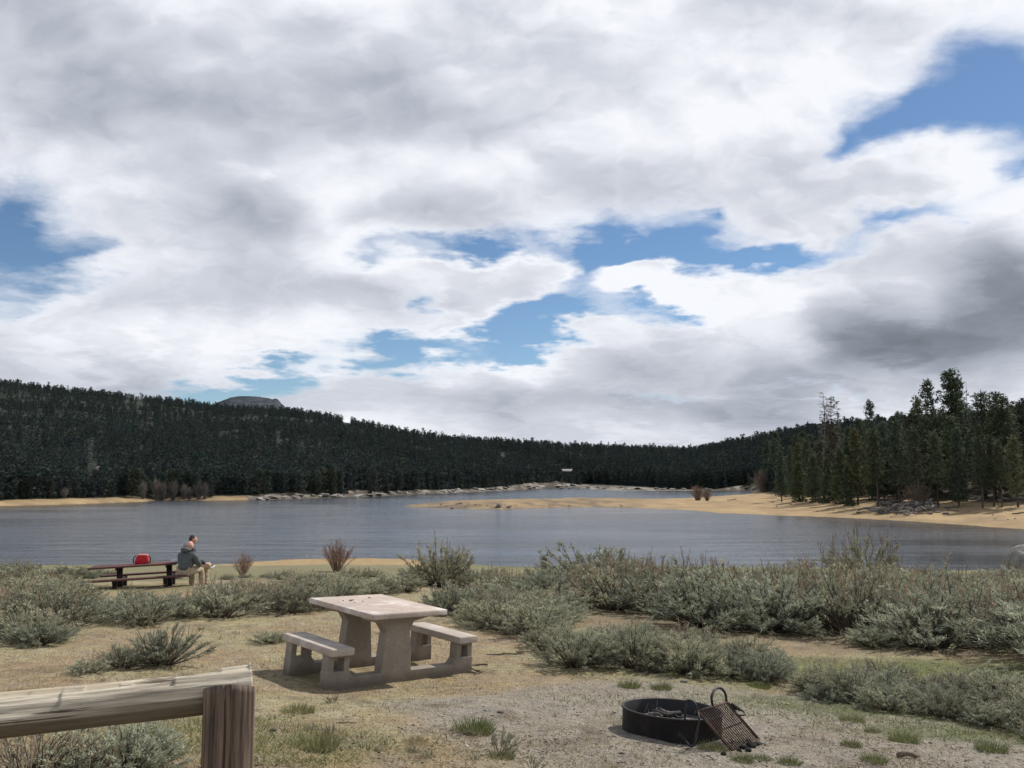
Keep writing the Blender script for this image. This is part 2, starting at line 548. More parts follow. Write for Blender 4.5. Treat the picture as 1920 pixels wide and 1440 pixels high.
# ------------------------------------------------------------------ distant mountain
mx = np.linspace(330, 640, 90)
prof = np.interp(mx, [330, 395, 415, 435, 460, 490, 508, 520, 530, 545, 640], [800, 762, 751, 745, 742, 744, 748, 748, 758, 775, 815])
prof = prof + (fbm(mx / 6, mx * 0, 3, 61) - .5) * 3
Dm = 3600.0
rows = []
for k, tt in enumerate(np.linspace(0, 1, 16)):
    Y = Dm - 900 * (1 - tt)
    r = ray(mx, prof)
    zt = CAMZ + r[:, 2] / r[:, 1] * Dm
    x = r[:, 0] / r[:, 1] * Y
    z = zt * (tt ** .8) + (fbm(mx / 9, np.full_like(mx, k * .6), 4, 62) - .5) * 50 * tt * (1 - tt) * 2
    rows.append(np.stack([x, np.full_like(x, Y), z], -1))
Vm = np.concatenate(rows); i = np.arange(len(Vm)).reshape(16, 90)
mme = np_mesh('mountain', Vm, np.stack([i[:-1, :-1], i[:-1, 1:], i[1:, 1:], i[1:, :-1]], -1).reshape(-1, 4), None, True)
m, t, b = new_mat('mountain', .95, .1)
p = pos(t)
f1 = t.remap(t.noise(p, .03, 6, .7), .42, .58)
t.link(t.mix(f1, (.026, .036, .043), (.06, .068, .078)), b.inputs['Base Color'])
kind(obj('mountain', mme, m), 'structure')

# ------------------------------------------------------------------ plants: shapes
def unit(a):
    return a / (np.linalg.norm(a, axis=-1, keepdims=True) + 1e-9)


def leaf_cards(mb, P, Dr, L, Wd, colr, jit=.5):
    """one slim triangle per leaf: P base points, Dr direction"""
    n = len(P)
    d = unit(Dr + rng.normal(0, jit, (n, 3)))
    sd = unit(np.cross(d, rng.normal(0, 1, (n, 3))))
    L = L * rng.uniform(.6, 1.3, (n, 1)); Wd = Wd * rng.uniform(.7, 1.3, (n, 1))
    V = np.stack([P - sd * Wd * .5, P + sd * Wd * .5, P + d * L], 1).reshape(-1, 3)
    f = np.arange(n * 3).reshape(n, 3)
    mb.add(V, f, None, np.repeat(colr, 3, 0))


def thin_line(mb, pts, r0, r1, c):
    """3-sided tapered stem through pts (n,3)"""
    n = len(pts)
    d = unit(np.gradient(pts, axis=0))
    a = unit(np.cross(d, np.array([.31, .87, .21])))
    b = np.cross(d, a)
    r = np.linspace(r0, r1, n)[:, None]
    ring = [pts + (a * math.cos(k * 2.094) + b * math.sin(k * 2.094)) * r for k in range(3)]
    V = np.stack(ring, 1).reshape(-1, 3)
    f = []
    for i in range(n - 1):
        for k in range(3):
            f.append((i * 3 + k, i * 3 + (k + 1) % 3, (i + 1) * 3 + (k + 1) % 3, (i + 1) * 3 + k))
    mb.add(V, None, f, c)


def sagebrush(nst, leaves, leafL, stalks=0, dead=0.0, spread=1.0, upright=.0):
    """unit bush: about 1 wide and .75 high"""
    fo, st = MB(), MB(); sk = st
    LP, LD, LC = [], [], []
    lobes = [(rng.uniform(0, 6.28), rng.uniform(.75, 1.15)) for _ in range(5)]
    for s in range(nst):
        az = rng.uniform(0, 6.28); el = math.asin(rng.uniform(.12 + upright, 1.0) ** .8)
        env = .56 * (1 + .16 * sum(a * math.cos(k * az + p0) for k, (p0, a) in enumerate(lobes, 1)) / 2) * rng.uniform(.86, 1.04)
        dirv = np.array([math.cos(az) * math.cos(el) * spread, math.sin(az) * math.cos(el) * spread, math.sin(el) * 1.18])
        base = np.array([math.cos(az), math.sin(az), 0]) * rng.uniform(0, .1)
        tt = np.linspace(0, 1, 6)[:, None]
        bend = np.array([0, 0, rng.uniform(-.02, .14)])
        pts = base + dirv * env * tt + bend * tt ** 2 + rng.normal(0, .014, (6, 3)) * tt
        pts[:, 2] = np.maximum(pts[:, 2], .01)
        g = rng.uniform(.7, 1.2)
        thin_line(st, pts, .011, .003, np.array([.105, .085, .065]) * g)
        ntw = 7
        for k in range(ntw):
            f = rng.uniform(.45, 1.0)
            q = f * 5; i0 = min(int(q), 4)
            p0 = pts[i0] + (pts[i0 + 1] - pts[i0]) * (q - i0)
            d = unit(dirv + rng.normal(0, .5, 3) + np.array([0, 0, .25]))
            L = rng.uniform(.05, .115)
            tw = p0 + d * L * np.linspace(0, 1, 3)[:, None]
            thin_line(st, tw, .004, .0015, np.array([.13, .115, .09]) * g)
            if rng.random() < dead: continue
            m = leaves
            ff = rng.uniform(.05, 1.15, (m, 1))
            P = p0 + d * L * ff + rng.normal(0, .012, (m, 3))
            LP.append(P); LD.append(np.broadcast_to(d + np.array([0, 0, .35]), (m, 3)))
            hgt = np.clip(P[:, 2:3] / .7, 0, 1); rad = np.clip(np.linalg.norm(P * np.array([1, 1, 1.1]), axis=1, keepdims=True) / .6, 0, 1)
            tone = (.58 + .6 * rad * (.5 + .5 * hgt)) * rng.uniform(.8, 1.2)  # inner and lower leaves darker: the bush's own shade put into leaf colour
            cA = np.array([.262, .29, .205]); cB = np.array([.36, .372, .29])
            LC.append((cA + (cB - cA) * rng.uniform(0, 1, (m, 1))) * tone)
        if stalks and rng.random() < stalks and el > .5:
            for _ in range(2):
                h = rng.uniform(.14, .26); p1 = pts[-1]
                d = unit(np.array([rng.normal(0, .12), rng.normal(0, .12), 1.0]))
                ln = p1 + d * h * np.linspace(0, 1, 4)[:, None]
                cst = np.array([.34, .255, .18]) * rng.uniform(.8, 1.15)
                thin_line(sk, ln, .003, .0015, cst)
                P = p1 + d * h * rng.uniform(.3, 1, (10, 1))
                leaf_cards(sk, P, np.broadcast_to(d, (10, 3)), .025, .008, np.broadcast_to(cst, (10, 3)), .5)
    if LP:
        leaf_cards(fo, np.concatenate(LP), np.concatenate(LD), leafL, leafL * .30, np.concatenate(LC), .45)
    return [('foliage', fo.mesh('sage_foliage') if fo.n else None, M['sage']), ('stems', st.mesh('sage_stems'), M['stem'])]


def willow(nst, c, h=1.0, w=.5, buds=0):
    """leafless fan of thin shoots, unit height"""
    st = MB(); tw = MB()
    for s in range(nst):
        az = rng.uniform(0, 6.28); le = rng.uniform(0, 1) ** .6
        tip = np.array([math.cos(az) * le * w, math.sin(az) * le * w, h * rng.uniform(.65, 1.05) * (1 - .35 * le * le)])
        base = np.array([math.cos(az), math.sin(az), 0]) * .1 * le
        tt = np.linspace(0, 1, 6)[:, None]
        pts = base + (tip - base) * (tt * np.array([1, 1, 0]) ** 1 + np.array([0, 0, 1]) * tt ** .85) + rng.normal(0, .012, (6, 3)) * tt
        cc = np.array(c) * rng.uniform(.65, 1.25)
        thin_line(st, pts, .010, .003, cc)
        for k in range(7):
            i0 = rng.integers(2, 5); p0 = pts[i0]
            d = unit(tip - base + rng.normal(0, .3, 3))
            ln = p0 + d * rng.uniform(.12, .3) * np.linspace(0, 1, 3)[:, None]
            thin_line(tw, ln, .004, .002, cc * rng.uniform(.9, 1.3))
    return [('stems', st.mesh('shoot'), M['stem']), ('twigs', tw.mesh('twig'), M['stalk'])]


def conifer(nwh, cb, rad, shape, clumps, leafL, dead=.0, droop=.1, tone=(.030, .043, .026), ragged=.25, lean=0.0, trunk_r=.011, bare=0, kk=6, flat=0.0):
    """unit-height conifer: crown from cb to 1; rad = widest half-width"""
    cr, tr = MB(), MB()
    n = 8
    zz = np.linspace(0, 1, n)
    ax = np.stack([lean * zz ** 2 + .006 * np.sin(zz * 7), .006 * np.cos(zz * 5), zz], -1)
    def axis(z): return np.array([np.interp(z, zz, ax[:, 0]), np.interp(z, zz, ax[:, 1]), z])
    tr.tube([tuple(p) for p in ax], [trunk_r * (1.25 if k == 0 else 1) * (1 - .9 * z) for k, z in enumerate(zz)], 7, (.085, .068, .055), False)
    P_, D_, C_ = [], [], []
    for wv in range(nwh):
        z = cb + (1 - cb) * (wv + rng.uniform(-.3, .3)) / nwh
        z = min(max(z, cb * .9), .985)
        s = (z - cb) / (1 - cb)
        prof = {'cone': (1 - s) ** .8 * (.55 + .45 * min(1, s * 5 + .3)), 'column': (1 - s) ** .5 * (.65 + .35 * min(1, s * 4)), 'round': max(.12, math.sqrt(max(0, 1 - (s * 1.25 - .3) ** 2 / .95)) if s < .98 else .12)}[shape]
        nb = rng.integers(4, 7)
        a0 = rng.uniform(0, 6.28)
        for k in range(nb):
            az = a0 + k * 6.283 / nb + rng.normal(0, .3)
            L = rad * prof * rng.uniform(1 - ragged * 1.6, 1 + ragged) + .01
            if rng.random() < ragged * .35: L *= .45
            o = np.array([math.cos(az), math.sin(az), 0])
            p0 = axis(z)
            tip = p0 + o * L + np.array([0, 0, -droop * L + (.35 * L if s > .6 else 0)])
            mid = (p0 + tip) / 2 + np.array([0, 0, .06 * L])
            thin_line(tr, np.stack([p0, mid, tip]), .0028, .0010, np.array([.075, .06, .05]))
            if rng.random() < dead: continue
            m = max(2, int(clumps * (.4 + L / rad)))
            f = rng.uniform(.25, 1.05, (m, 1)) ** .8
            C = p0 + (tip - p0) * f + np.array([0, 0, .06 * L]) * (1 - (2 * f - 1) ** 2) + rng.normal(0, 1, (m, 3)) * np.array([.016, .016, .010]) * (1 + rad * 2)
            PP = np.repeat(C, kk, 0) + rng.normal(0, leafL * .22, (m * kk, 3))
            dd = np.repeat((o * .8 + np.array([0, 0, .15])) + rng.normal(0, .4, (m, 3)), kk, 0)
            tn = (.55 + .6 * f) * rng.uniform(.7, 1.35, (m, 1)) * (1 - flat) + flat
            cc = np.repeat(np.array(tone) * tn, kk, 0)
            P_.append(PP); D_.append(dd); C_.append(cc)
    kt = 26
    zt = .90 + .09 * rng.uniform(0, 1, (kt, 1))
    PT = np.array([axis(z_[0]) for z_ in zt]) + rng.normal(0, .003, (kt, 3))
    PT = np.concatenate([PT, np.array([axis(.975)] * 4)])
    at_ = rng.uniform(0, 6.28, (kt, 1)); o_ = np.concatenate([np.cos(at_), np.sin(at_), np.full((kt, 1), .8)], 1) * np.array([1, 1, 1])
    DT = np.concatenate([o_, np.tile([[0, 0, 1.0]], (4, 1))])
    leaf_cards(cr, PT, DT, np.concatenate([np.full((kt, 1), leafL * .8) * (1.35 - zt) * 2.2, np.full((4, 1), .035)]), leafL * .3, np.broadcast_to(np.array(tone) * .9, PT.shape), .12)
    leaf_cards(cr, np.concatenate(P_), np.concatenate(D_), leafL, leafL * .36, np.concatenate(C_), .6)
    for _ in range(bare):
        z = rng.uniform(cb * .3, cb); az = rng.uniform(0, 6.28); p0 = axis(z); L = rad * rng.uniform(.2, .6)
        thin_line(tr, np.stack([p0, p0 + np.array([math.cos(az) * L, math.sin(az) * L, -.2 * L])]), .0022, .0008, np.array([.1, .09, .08]))
    return [('crown', cr.mesh('conifer_crown'), M['pine']), ('trunk', tr.mesh('conifer_trunk', True), M['bark'])]


def snag(nb, tone, top=.0):
    tr = br = MB()
    zz = np.linspace(0, 1, 8)
    ax = np.stack([.012 * np.sin(zz * 6), .01 * np.cos(zz * 4), zz], -1)
    tr.tube([tuple(p) for p in ax], [.010 * (1 - .85 * z) for z in zz], 7, tone, True)
    for k in range(nb):
        z = rng.uniform(.35, 1) ** .7; az = rng.uniform(0, 6.28); L = .14 * (1.15 - z) * rng.uniform(.4, 1.2) + .01
        p0 = np.array([np.interp(z, zz, ax[:, 0]), np.interp(z, zz, ax[:, 1]), z])
        o = np.array([math.cos(az), math.sin(az), rng.uniform(-.3, .5)])
        p1 = p0 + o * L
        thin_line(br, np.stack([p0, (p0 + p1) / 2 + np.array([0, 0, .01]), p1]), .0022, .0009, np.array(tone))
        for _ in range(5):
            q = p0 + o * L * rng.uniform(.3, 1); d = unit(o + rng.normal(0, .6, 3))
            thin_line(br, np.stack([q, q + d * .02 * rng.uniform(.5, 1.6)]), .0012, .0006, np.array(tone) * 1.1)
    r = [('trunk', tr.mesh('snag_trunk', True), M['bark'])]
    return r


def place(parts, name, label, cat, loc, rotz=None, scale=1.0, group=None, tilt=0.0):
    """a thing with its parts; the copies share their mesh data"""
    rz = random.uniform(0, 6.28) if rotz is None else rotz
    o = thing(name, label, cat, loc, (random.uniform(-tilt, tilt), random.uniform(-tilt, tilt), rz), scale, group)
    for pn, me, mat in parts:
        if me is not None: obj(pn, me, mat, o)
    return o


# ------------------------------------------------------------------ sagebrush
SAGE_N = [sagebrush(100, 22, .036), sagebrush(90, 21, .040, 0, .12), sagebrush(95, 21, .037, .35), sagebrush(80, 20, .038, .1, .3)]
SAGE_F = [sagebrush(85, 17, .048, .0, .08), sagebrush(85, 16, .048, .45, .15), sagebrush(75, 17, .048, .2, .05), sagebrush(80, 14, .050, .8, .35), sagebrush(70, 15, .045, .1, .45)]
SAGE_D = [sagebrush(80, 8, .05, .3, .75, 1.0, .1)]

CEIL_F = [1045, 1048, 1056, 1060, 1062, 1066, 1078, 1074, 1068, 1066, 1062, 1060, 1056, 1042, 1032, 1050, 1045, 1050, 1046, 1058, 1066, 1064, 1064]


def inpoly(x, y, poly): return poly_mask_px(np.array([x]), np.array([y]), poly)[0]


taken = [(hit1(1945, 1072).x, hit1(1945, 1072).y, 1.5)]
# outline of the shrub tops against lake and beach, so that the people and their table stay in view
CEIL_X = [-200, 0, 90, 150, 158, 300, 400, 410, 520, 600, 780, 860, 1000, 1080, 1140, 1230, 1300, 1420, 1540, 1700, 1800, 1920, 2100]
CEIL_Y = [1045, 1048, 1056, 1062, 1100, 1104, 1100, 1072, 1068, 1066, 1062, 1060, 1056, 1042, 1032, 1050, 1045, 1050, 1046, 1058, 1066, 1064, 1064]


def free(x, y, r):
    for (a, b, q) in taken:
        if (a - x) ** 2 + (b - y) ** 2 < ((q + r) * .62) ** 2: return False
    return True


def sage_at(px, py, hpx, label, protos=None, group=None, wide=1.25, rz=None, name='sagebrush', cat='shrub'):
    """bush whose foot stands at a photo point and which is hpx photo pixels high"""
    P = hit1(px, py)
    h = hpx * P.y / F
    s = h / .80
    taken.append((P.x, P.y, s * wide * .45))
    return place(random.choice(protos or SAGE_N), name, label, cat, (P.x, P.y, P.z - .02), rz, (s * wide, s * wide, s), group)


def sage_region(poly, n, hmin, hmax, protos, label, group, wide=1.25, cap=400, pack=1.0):
    xs = [p[0] for p in poly]; ys = [p[1] for p in poly]
    # candidates spread evenly over the ground, not over the picture
    cnt = 0
    px = rng.uniform(min(xs), max(xs), n * 60); py = rng.uniform(min(ys), max(ys), n * 60)
    ok = poly_mask_px(px, py, poly)
    P = hit(px[ok], py[ok])
    P = P[~np.isnan(P[:, 0])]
    wgt = P[:, 1] ** 2.2
    order = np.argsort(P[:, 1] + rng.uniform(0, 9, len(P)))
    keep = rng.random(len(P)) < wgt / wgt.max() * 1.0 + .12
    for k in order:
        if not keep[k]: continue
        x, y, z = P[k]
        h = rng.uniform(hmin, hmax)
        pxx, pyb = project(x, y, z)
        cl = np.interp(pxx, CEIL_X, CEIL_Y if y < 25 else CEIL_F) + rng.uniform(-2, 22)
        h = min(h, (pyb - cl) * y / F)
        if h < .2: continue
        s = h / .84
        r = s * wide * .45 * pack
        if not free(x, y, r): continue
        if shore_sd(np.array([x]), np.array([y]))[0] < .8: continue
        taken.append((x, y, r))
        place(random.choice(protos), 'sagebrush', label, 'shrub', (x, y, z - .03), None, (s * wide, s * wide * random.uniform(.85, 1.1), s), group, .06)
        cnt += 1
        if cnt >= n: break
    return cnt


# keep-clear discs: tables, people, fire ring, gravel
CLEAR = [(-1.63, 10.6, 1.55), (1.3, 7.4, 1.2), (-9.9, 24.2, 1.3), (-11.2, 24.0, .8), (-8.6, 24.0, .9)]
for (x, y, r) in CLEAR: taken.append((x, y, r))

sage_at(302, 1247, 80, 'upright grey-green sagebrush with bare tips on the bare soil behind the log rail')
sage_at(232, 1252, 48, 'low rounded sagebrush at the left foot of the upright one behind the log rail', wide=1.5)
sage_at(165, 1262, 34, 'small sparse sagebrush, leftmost of the three behind the log rail', wide=1.7)
sage_at(70, 1208, 48, 'low spreading sagebrush at the near edge of the left thicket beside bare soil', wide=1.9)
sage_at(230, 1455, 110, 'green-grey sagebrush growing under the log rail beside the fence post', wide=1.5)
sage_at(55, 1470, 120, 'pale dry twiggy sagebrush almost leafless under the log rail', SAGE_D, wide=1.5)
sage_at(140, 1475, 90, 'half-dry sagebrush between the leafless one and the green one under the rail', SAGE_D + SAGE_N[:1], wide=1.4)
sage_at(820, 1100, 78, 'tall dark sagebrush with brownish top standing by the shore above the concrete table', SAGE_F[1:2], wide=1.2)
sage_at(1622, 1112, 104, 'tallest brown-tipped sagebrush rising above the right thicket against the water', [SAGE_F[3]], wide=1.15)
sage_at(1130, 1120, 100, 'large pale sagebrush heading the left end of the right thicket', SAGE_F[:1], wide=1.4)
sage_at(1075, 1250, 72, 'dense round sagebrush nearest the concrete table on the gravel edge', SAGE_N[:1], wide=1.6)
sage_at(1190, 1252, 82, 'dense sagebrush right of the round one on the gravel edge', SAGE_N[1:2], wide=1.5)
sage_at(1290, 1262, 74, 'sagebrush with straw seed stalks behind the fire ring on the gravel edge', SAGE_N[2:3], wide=1.5)
sage_at(1640, 1212, 38, 'small round sagebrush alone on the bare soil before the right thicket', SAGE_F[:1], wide=2.0)
sage_at(1545, 1300, 60, 'low silvery sagebrush on the green grass right of the fire ring', SAGE_N[:1], wide=1.5)
sage_at(505, 1205, 24, 'tiny green sagebrush on the yellow grass left of the concrete bench', SAGE_N[:1], wide=2.4)

R_THICK = [(880, 1085), (1000, 1072), (1200, 1074), (1500, 1074), (1920, 1084), (2100, 1092), (2100, 1262), (1900, 1240), (1700, 1213), (1580, 1192), (1480, 1194), (1350, 1182), (1240, 1168), (1100, 1140), (1000, 1130), (880, 1112)]
R_MID = [(845, 1115), (1000, 1128), (1090, 1155), (1060, 1192), (980, 1200), (880, 1178), (842, 1150)]
R_FRONT = [(1000, 1216), (1110, 1205), (1260, 1212), (1400, 1234), (1470, 1264), (1430, 1280), (1250, 1264), (1080, 1252)]
R_RIGHT = [(1490, 1296), (1620, 1290), (1900, 1300), (2090, 1310), (2090, 1440), (1920, 1385), (1790, 1352), (1650, 1330), (1540, 1316)]
R_LEFT = [(-110, 1205), (-110, 1070), (60, 1066), (150, 1066), (330, 1068), (380, 1080), (450, 1090), (560, 1090), (780, 1082), (880, 1088), (842, 1112), (760, 1112), (590, 1150), (450, 1158), (260, 1176), (60, 1200)]
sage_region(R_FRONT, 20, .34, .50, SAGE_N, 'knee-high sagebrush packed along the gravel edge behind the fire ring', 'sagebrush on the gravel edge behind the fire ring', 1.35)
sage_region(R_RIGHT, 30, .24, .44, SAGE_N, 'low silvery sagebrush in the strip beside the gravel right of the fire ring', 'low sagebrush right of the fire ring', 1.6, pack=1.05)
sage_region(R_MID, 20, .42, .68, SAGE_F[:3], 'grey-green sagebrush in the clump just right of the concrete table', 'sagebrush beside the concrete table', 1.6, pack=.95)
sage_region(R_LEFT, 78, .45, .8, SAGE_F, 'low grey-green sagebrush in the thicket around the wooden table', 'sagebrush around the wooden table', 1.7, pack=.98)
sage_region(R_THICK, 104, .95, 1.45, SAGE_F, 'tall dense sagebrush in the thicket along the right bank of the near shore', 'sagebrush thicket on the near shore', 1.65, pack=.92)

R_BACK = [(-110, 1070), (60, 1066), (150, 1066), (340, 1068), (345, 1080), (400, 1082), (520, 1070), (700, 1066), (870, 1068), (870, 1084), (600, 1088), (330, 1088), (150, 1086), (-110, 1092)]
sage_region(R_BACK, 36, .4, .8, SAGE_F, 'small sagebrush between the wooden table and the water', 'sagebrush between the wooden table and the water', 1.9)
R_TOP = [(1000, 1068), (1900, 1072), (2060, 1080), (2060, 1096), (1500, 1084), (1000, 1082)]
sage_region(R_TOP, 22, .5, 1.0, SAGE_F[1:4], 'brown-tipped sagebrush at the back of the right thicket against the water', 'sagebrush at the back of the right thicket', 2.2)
# bare willows
WIL = [willow(60, (.25, .155, .115), 1, .5), willow(90, (.25, .195, .155), 1, .5), willow(50, (.16, .14, .125), 1, .35)]


def willow_at(px, py, hpx, proto, label, wide=1.0, group=None):
    P = hit1(px, py)
    h = hpx * P.y / F
    return place(WIL[proto], 'bare_willow', label, 'shrub', (P.x, P.y, P.z - .03), None, (h * wide, h * wide, h), group)


willow_at(632, 1072, 60, 0, 'leafless reddish willow shrub on the near sandy shore left of the sagebrush', 1.15)
willow_at(455, 1080, 46, 0, 'small leafless red willow shrub on the near shore right of the seated people', .9)
willow_at(1308, 938, 28, 1, 'left and larger of two bare brown shrubs standing on the sand spit', 1.3)
willow_at(1326, 939, 22, 1, 'right and smaller of two bare brown shrubs standing on the sand spit', 1.0)
willow_at(1432, 923, 42, 1, 'big bare pinkish-brown shrub where the sand spit meets the pine wood', 1.2)
willow_at(1722, 952, 50, 1, 'bare brown bush standing in the driftwood pile on the right beach', 1.15)
for k, (x, y, h) in enumerate([(268, 935, 34), (293, 936, 40), (305, 937, 36), (325, 937, 38), (345, 936, 30), (372, 936, 38), (384, 936, 34), (355, 937, 26)]):
    willow_at(x, y, h, 2, 'grey leafless shrub in the row before the dark wood on the left far shore', .85, 'grey bare shrubs on the left far shore')
willow_at(485, 927, 30, 2, 'single grey bare tree at the right end of the left sand strip', .9)
willow_at(65, 930, 40, 2, 'tall grey bare tree at the left end of the far sand strip', .8)
willow_at(120, 934, 22, 2, 'low grey bare shrub on the far sand strip near the left bare tree', 1.6)

# ------------------------------------------------------------------ conifers
FIR_A = conifer(34, .08, .165, 'cone', 9, .026, .03, .12, (.046, .064, .044), .30)
FIR_B = conifer(30, .14, .13, 'cone', 9, .026, .05, .10, (.048, .066, .044), .35)
PINE_A = conifer(22, .24, .19, 'cone', 10, .026, .08, .0, (.054, .070, .044), .40, .02, .013, 14)
PINE_B = conifer(24, .32, .14, 'cone', 9, .025, .10, .06, (.053, .068, .044), .42, -.02, .012, 16)
PINE_C = conifer(22, .18, .17, 'cone', 9, .027, .06, .05, (.068, .078, .046), .38, .01, .013, 10)
BUSHY = conifer(20, .03, .22, 'cone', 12, .036, .0, .05, (.062, .082, .046), .3)
THIN = conifer(22, .30, .09, 'column', 4, .018, .45, .05, (.055, .050, .036), .5, .015, .010, 24)
SNAG = snag(46, (.16, .145, .13)); POLE = snag(0, (.15, .12, .10))


def tree_px(px, ytop, Y, proto, label, group=None, wide=1.0, name='pine_tree', cat='tree', ybase=None):
    """tree standing at ground distance Y whose tip reaches photo row ytop"""
    x = (px - 960) / F * Y * 1.0
    z = float(gz(x, Y))
    top = at(px, ytop, Y)
    h = max(top.z - z, 2.0)
    x = top.x
    return place(proto, name, label, cat, (x, Y, z - .2), None, (h * wide, h * wide, h), group, .015)


TALL = [
    (1776, 690, 205, FIR_A, 1.0, 'tallest broad conifer of the right wood, its crown highest against the sky'),
    (1794, 706, 212, FIR_B, .95, 'second spire leaning against the right side of the tallest conifer'),
    (1734, 708, 204, PINE_A, .85, 'tall ragged pine just left of the tallest conifer with open lower branches'),
    (1716, 745, 198, PINE_C, .9, 'shorter pine with drooping side limbs left of the tall ragged pine'),
    (1628, 748, 214, FIR_A, .62, 'pointed dark conifer standing alone above the wood right of the dead snags'),
    (1838, 730, 190, PINE_A, 1.05, 'flat-topped pine right of the bare pole'),
    (1864, 732, 186, FIR_B, 1.2, 'forked pine with a jagged crown near the right end of the beach'),
    (1884, 742, 182, PINE_B, 1.2, 'bushy pine behind the shadowed sand at the right end of the beach'),
    (1915, 752, 190, PINE_A, 1.1, 'round dark conifer at the right edge of the picture'),
    (1680, 784, 186, PINE_A, .95, 'broad olive pine behind the driftwood pile'),
    (1712, 800, 182, PINE_C, 1.0, 'olive pine with drooping limbs just behind the bare brown bush'),
    (1752, 806, 180, PINE_B, 1.1, 'tall olive pine left of the white fallen trunk'),
    (1640, 800, 190, PINE_B, 1.1, 'slender pine with bare lower trunk left of the driftwood pile'),
    (1604, 802, 196, PINE_C, 1.0, 'drooping olive pine right of the dead snags near the beach'),
    (1790, 800, 178, FIR_A, .85, 'dense dark fir reaching the ground behind the white fallen trunk'),
    (1856, 812, 172, PINE_B, 1.0, 'lodgepole pine with bare trunk at the head of the right beach'),
    (1872, 822, 170, PINE_B, .95, 'second bare-trunked lodgepole pine at the head of the right beach'),
    (1900, 815, 168, PINE_C, 1.1, 'leaning pine above the sand at the far right'),
    (1835, 815, 171, PINE_B, 1.0, 'lodgepole pine with two bare stems beside the white fallen trunk'),
    (1575, 838, 205, BUSHY, .9, 'light green bushy pine under the dead snags'),
    (1525, 850, 222, BUSHY, .95, 'light green young pine left of the dead snags'),
    (1495, 862, 230, BUSHY, 1.0, 'lowest light green young pine nearest the pinkish shrub'),
    (1550, 856, 212, BUSHY, .9, 'light green young pine directly below the dead snags'),
    (1462, 842, 240, FIR_B, 1.0, 'narrow dark fir above the big pinkish shrub'),
    (1588, 870, 196, BUSHY, .9, 'small light green pine at the top of the sandy bank'),
]
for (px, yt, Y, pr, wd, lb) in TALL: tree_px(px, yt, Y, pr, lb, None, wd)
tree_px(1541, 734, 222, SNAG, 'taller left dead tree with bare grey branches above the young pines', None, 1.0, 'dead_tree')
tree_px(1555, 742, 220, THIN, 'dying thin tree with sparse brown needles right of the taller dead one', None, 1.2, 'dead_tree')
tree_px(1571, 770, 228, SNAG, 'shorter dead tree spike right of the two tall dead ones', None, .7, 'dead_tree')
tree_px(1812, 712, 215, POLE, 'bare dead pole without branches right of the tallest conifer', None, .8, 'dead_tree')

# the rest of the right-hand wood, tree by tree
ntree = 0
WOOD = []
protos = [FIR_A, FIR_B, PINE_A, PINE_B, PINE_C, FIR_A, FIR_B]
SKY_R = ([1380, 1420, 1470, 1520, 1570, 1620, 1660, 1700, 1760, 1800, 1840, 1900, 2000, 2200], [836, 822, 805, 795, 786, 784, 776, 772, 772, 770, 772, 768, 766, 766])
tries = 0
while ntree < 152 and tries < 6000:
    tries += 1
    px = random.uniform(1400, 2120)
    Y = np.interp(px, [1400, 1480, 1560, 1650, 1760, 1900, 2120], [370, 262, 226, 203, 190, 182, 176]) * random.uniform(1.0, 1.42)
    x = (px - 960) / F * Y
    if any((a - x) ** 2 + (b_ - Y) ** 2 < 3.2 ** 2 for a, b_ in WOOD): continue
    yt = np.interp(px, *SKY_R) + random.triangular(-8, 80, 12)
    if gz(x, Y) < 1.0: continue
    WOOD.append((x, Y))
    lb = ('dense dark conifer filling the wood behind the right beach', 'conifers of the wood behind the right beach') if px > 1600 else ('dark conifer in the wood sloping down left of the dead snags', 'conifers of the wood left of the dead snags')
    tree_px(px, yt, Y, random.choice(protos), lb[0], lb[1], random.uniform(.7, 1.25), 'conifer')
    ntree += 1

# ------------------------------------------------------------------ rock outcrops, boathouse: seats cleared in the far wood
OUT = [(181, 893, 22, 26, 'large pale rock outcrop low on the left wooded hillside'), (214, 886, 8, 10, 'small pale rock beside the large outcrop on the left hillside'),
       (264, 768, 10, 16, 'pale rock face high on the left ridge'), (240, 760, 7, 10, 'small rock left of the pale rock face on the left ridge'),
       (652, 792, 14, 18, 'pale rock slab on the skyline above the middle of the lake'), (942, 858, 7, 10, 'tiny pale rock on the wooded slope above the inlet'),
       (1040, 884, 10, 8, 'pale rock bluff beside the white-roofed building'), (1072, 898, 15, 9, 'pale rocky bank below the white-roofed building'), (962, 872, 10, 12, 'grey rock between the inlet and the tiny rock above it')]
CLEARPX = [(x, y, w_, h_) for x, y, w_, h_, _ in OUT[:6]] + [(1062, 884, 20, 2)]


def rock_mesh(name, seed, tone, sx=1, sy=1, sz=.7, cuts=3):
    bm = bmesh.new(); bmesh.ops.create_icosphere(bm, subdivisions=cuts, radius=.5)
    r = np.random.default_rng(seed)
    pl = [(unit(r.normal(0, 1, 3)), r.uniform(.28, .42)) for _ in range(9)]
    for v in bm.verts:
        p = np.array(v.co)
        for nn, dd in pl:
            k = p @ nn
            if k > dd: p = p - nn * (k - dd) * .85
        p = p * (1 + .09 * (vnoise(np.array([p[0] * 9 + 3]), np.array([p[1] * 9 + p[2] * 7]), seed)[0] - .5))
        v.co = p * np.array([sx, sy, sz])
    me = bpy.data.meshes.new(name); bm.to_mesh(me); bm.free()
    c = np.broadcast_to(np.array(tone), (len(me.vertices), 3))
    a_ = me.color_attributes.new('Col', 'FLOAT_COLOR', 'POINT')
    cc = np.ones((len(me.vertices), 4), np.float32); cc[:, :3] = c; a_.data.foreach_set('color', cc.ravel())
    return me


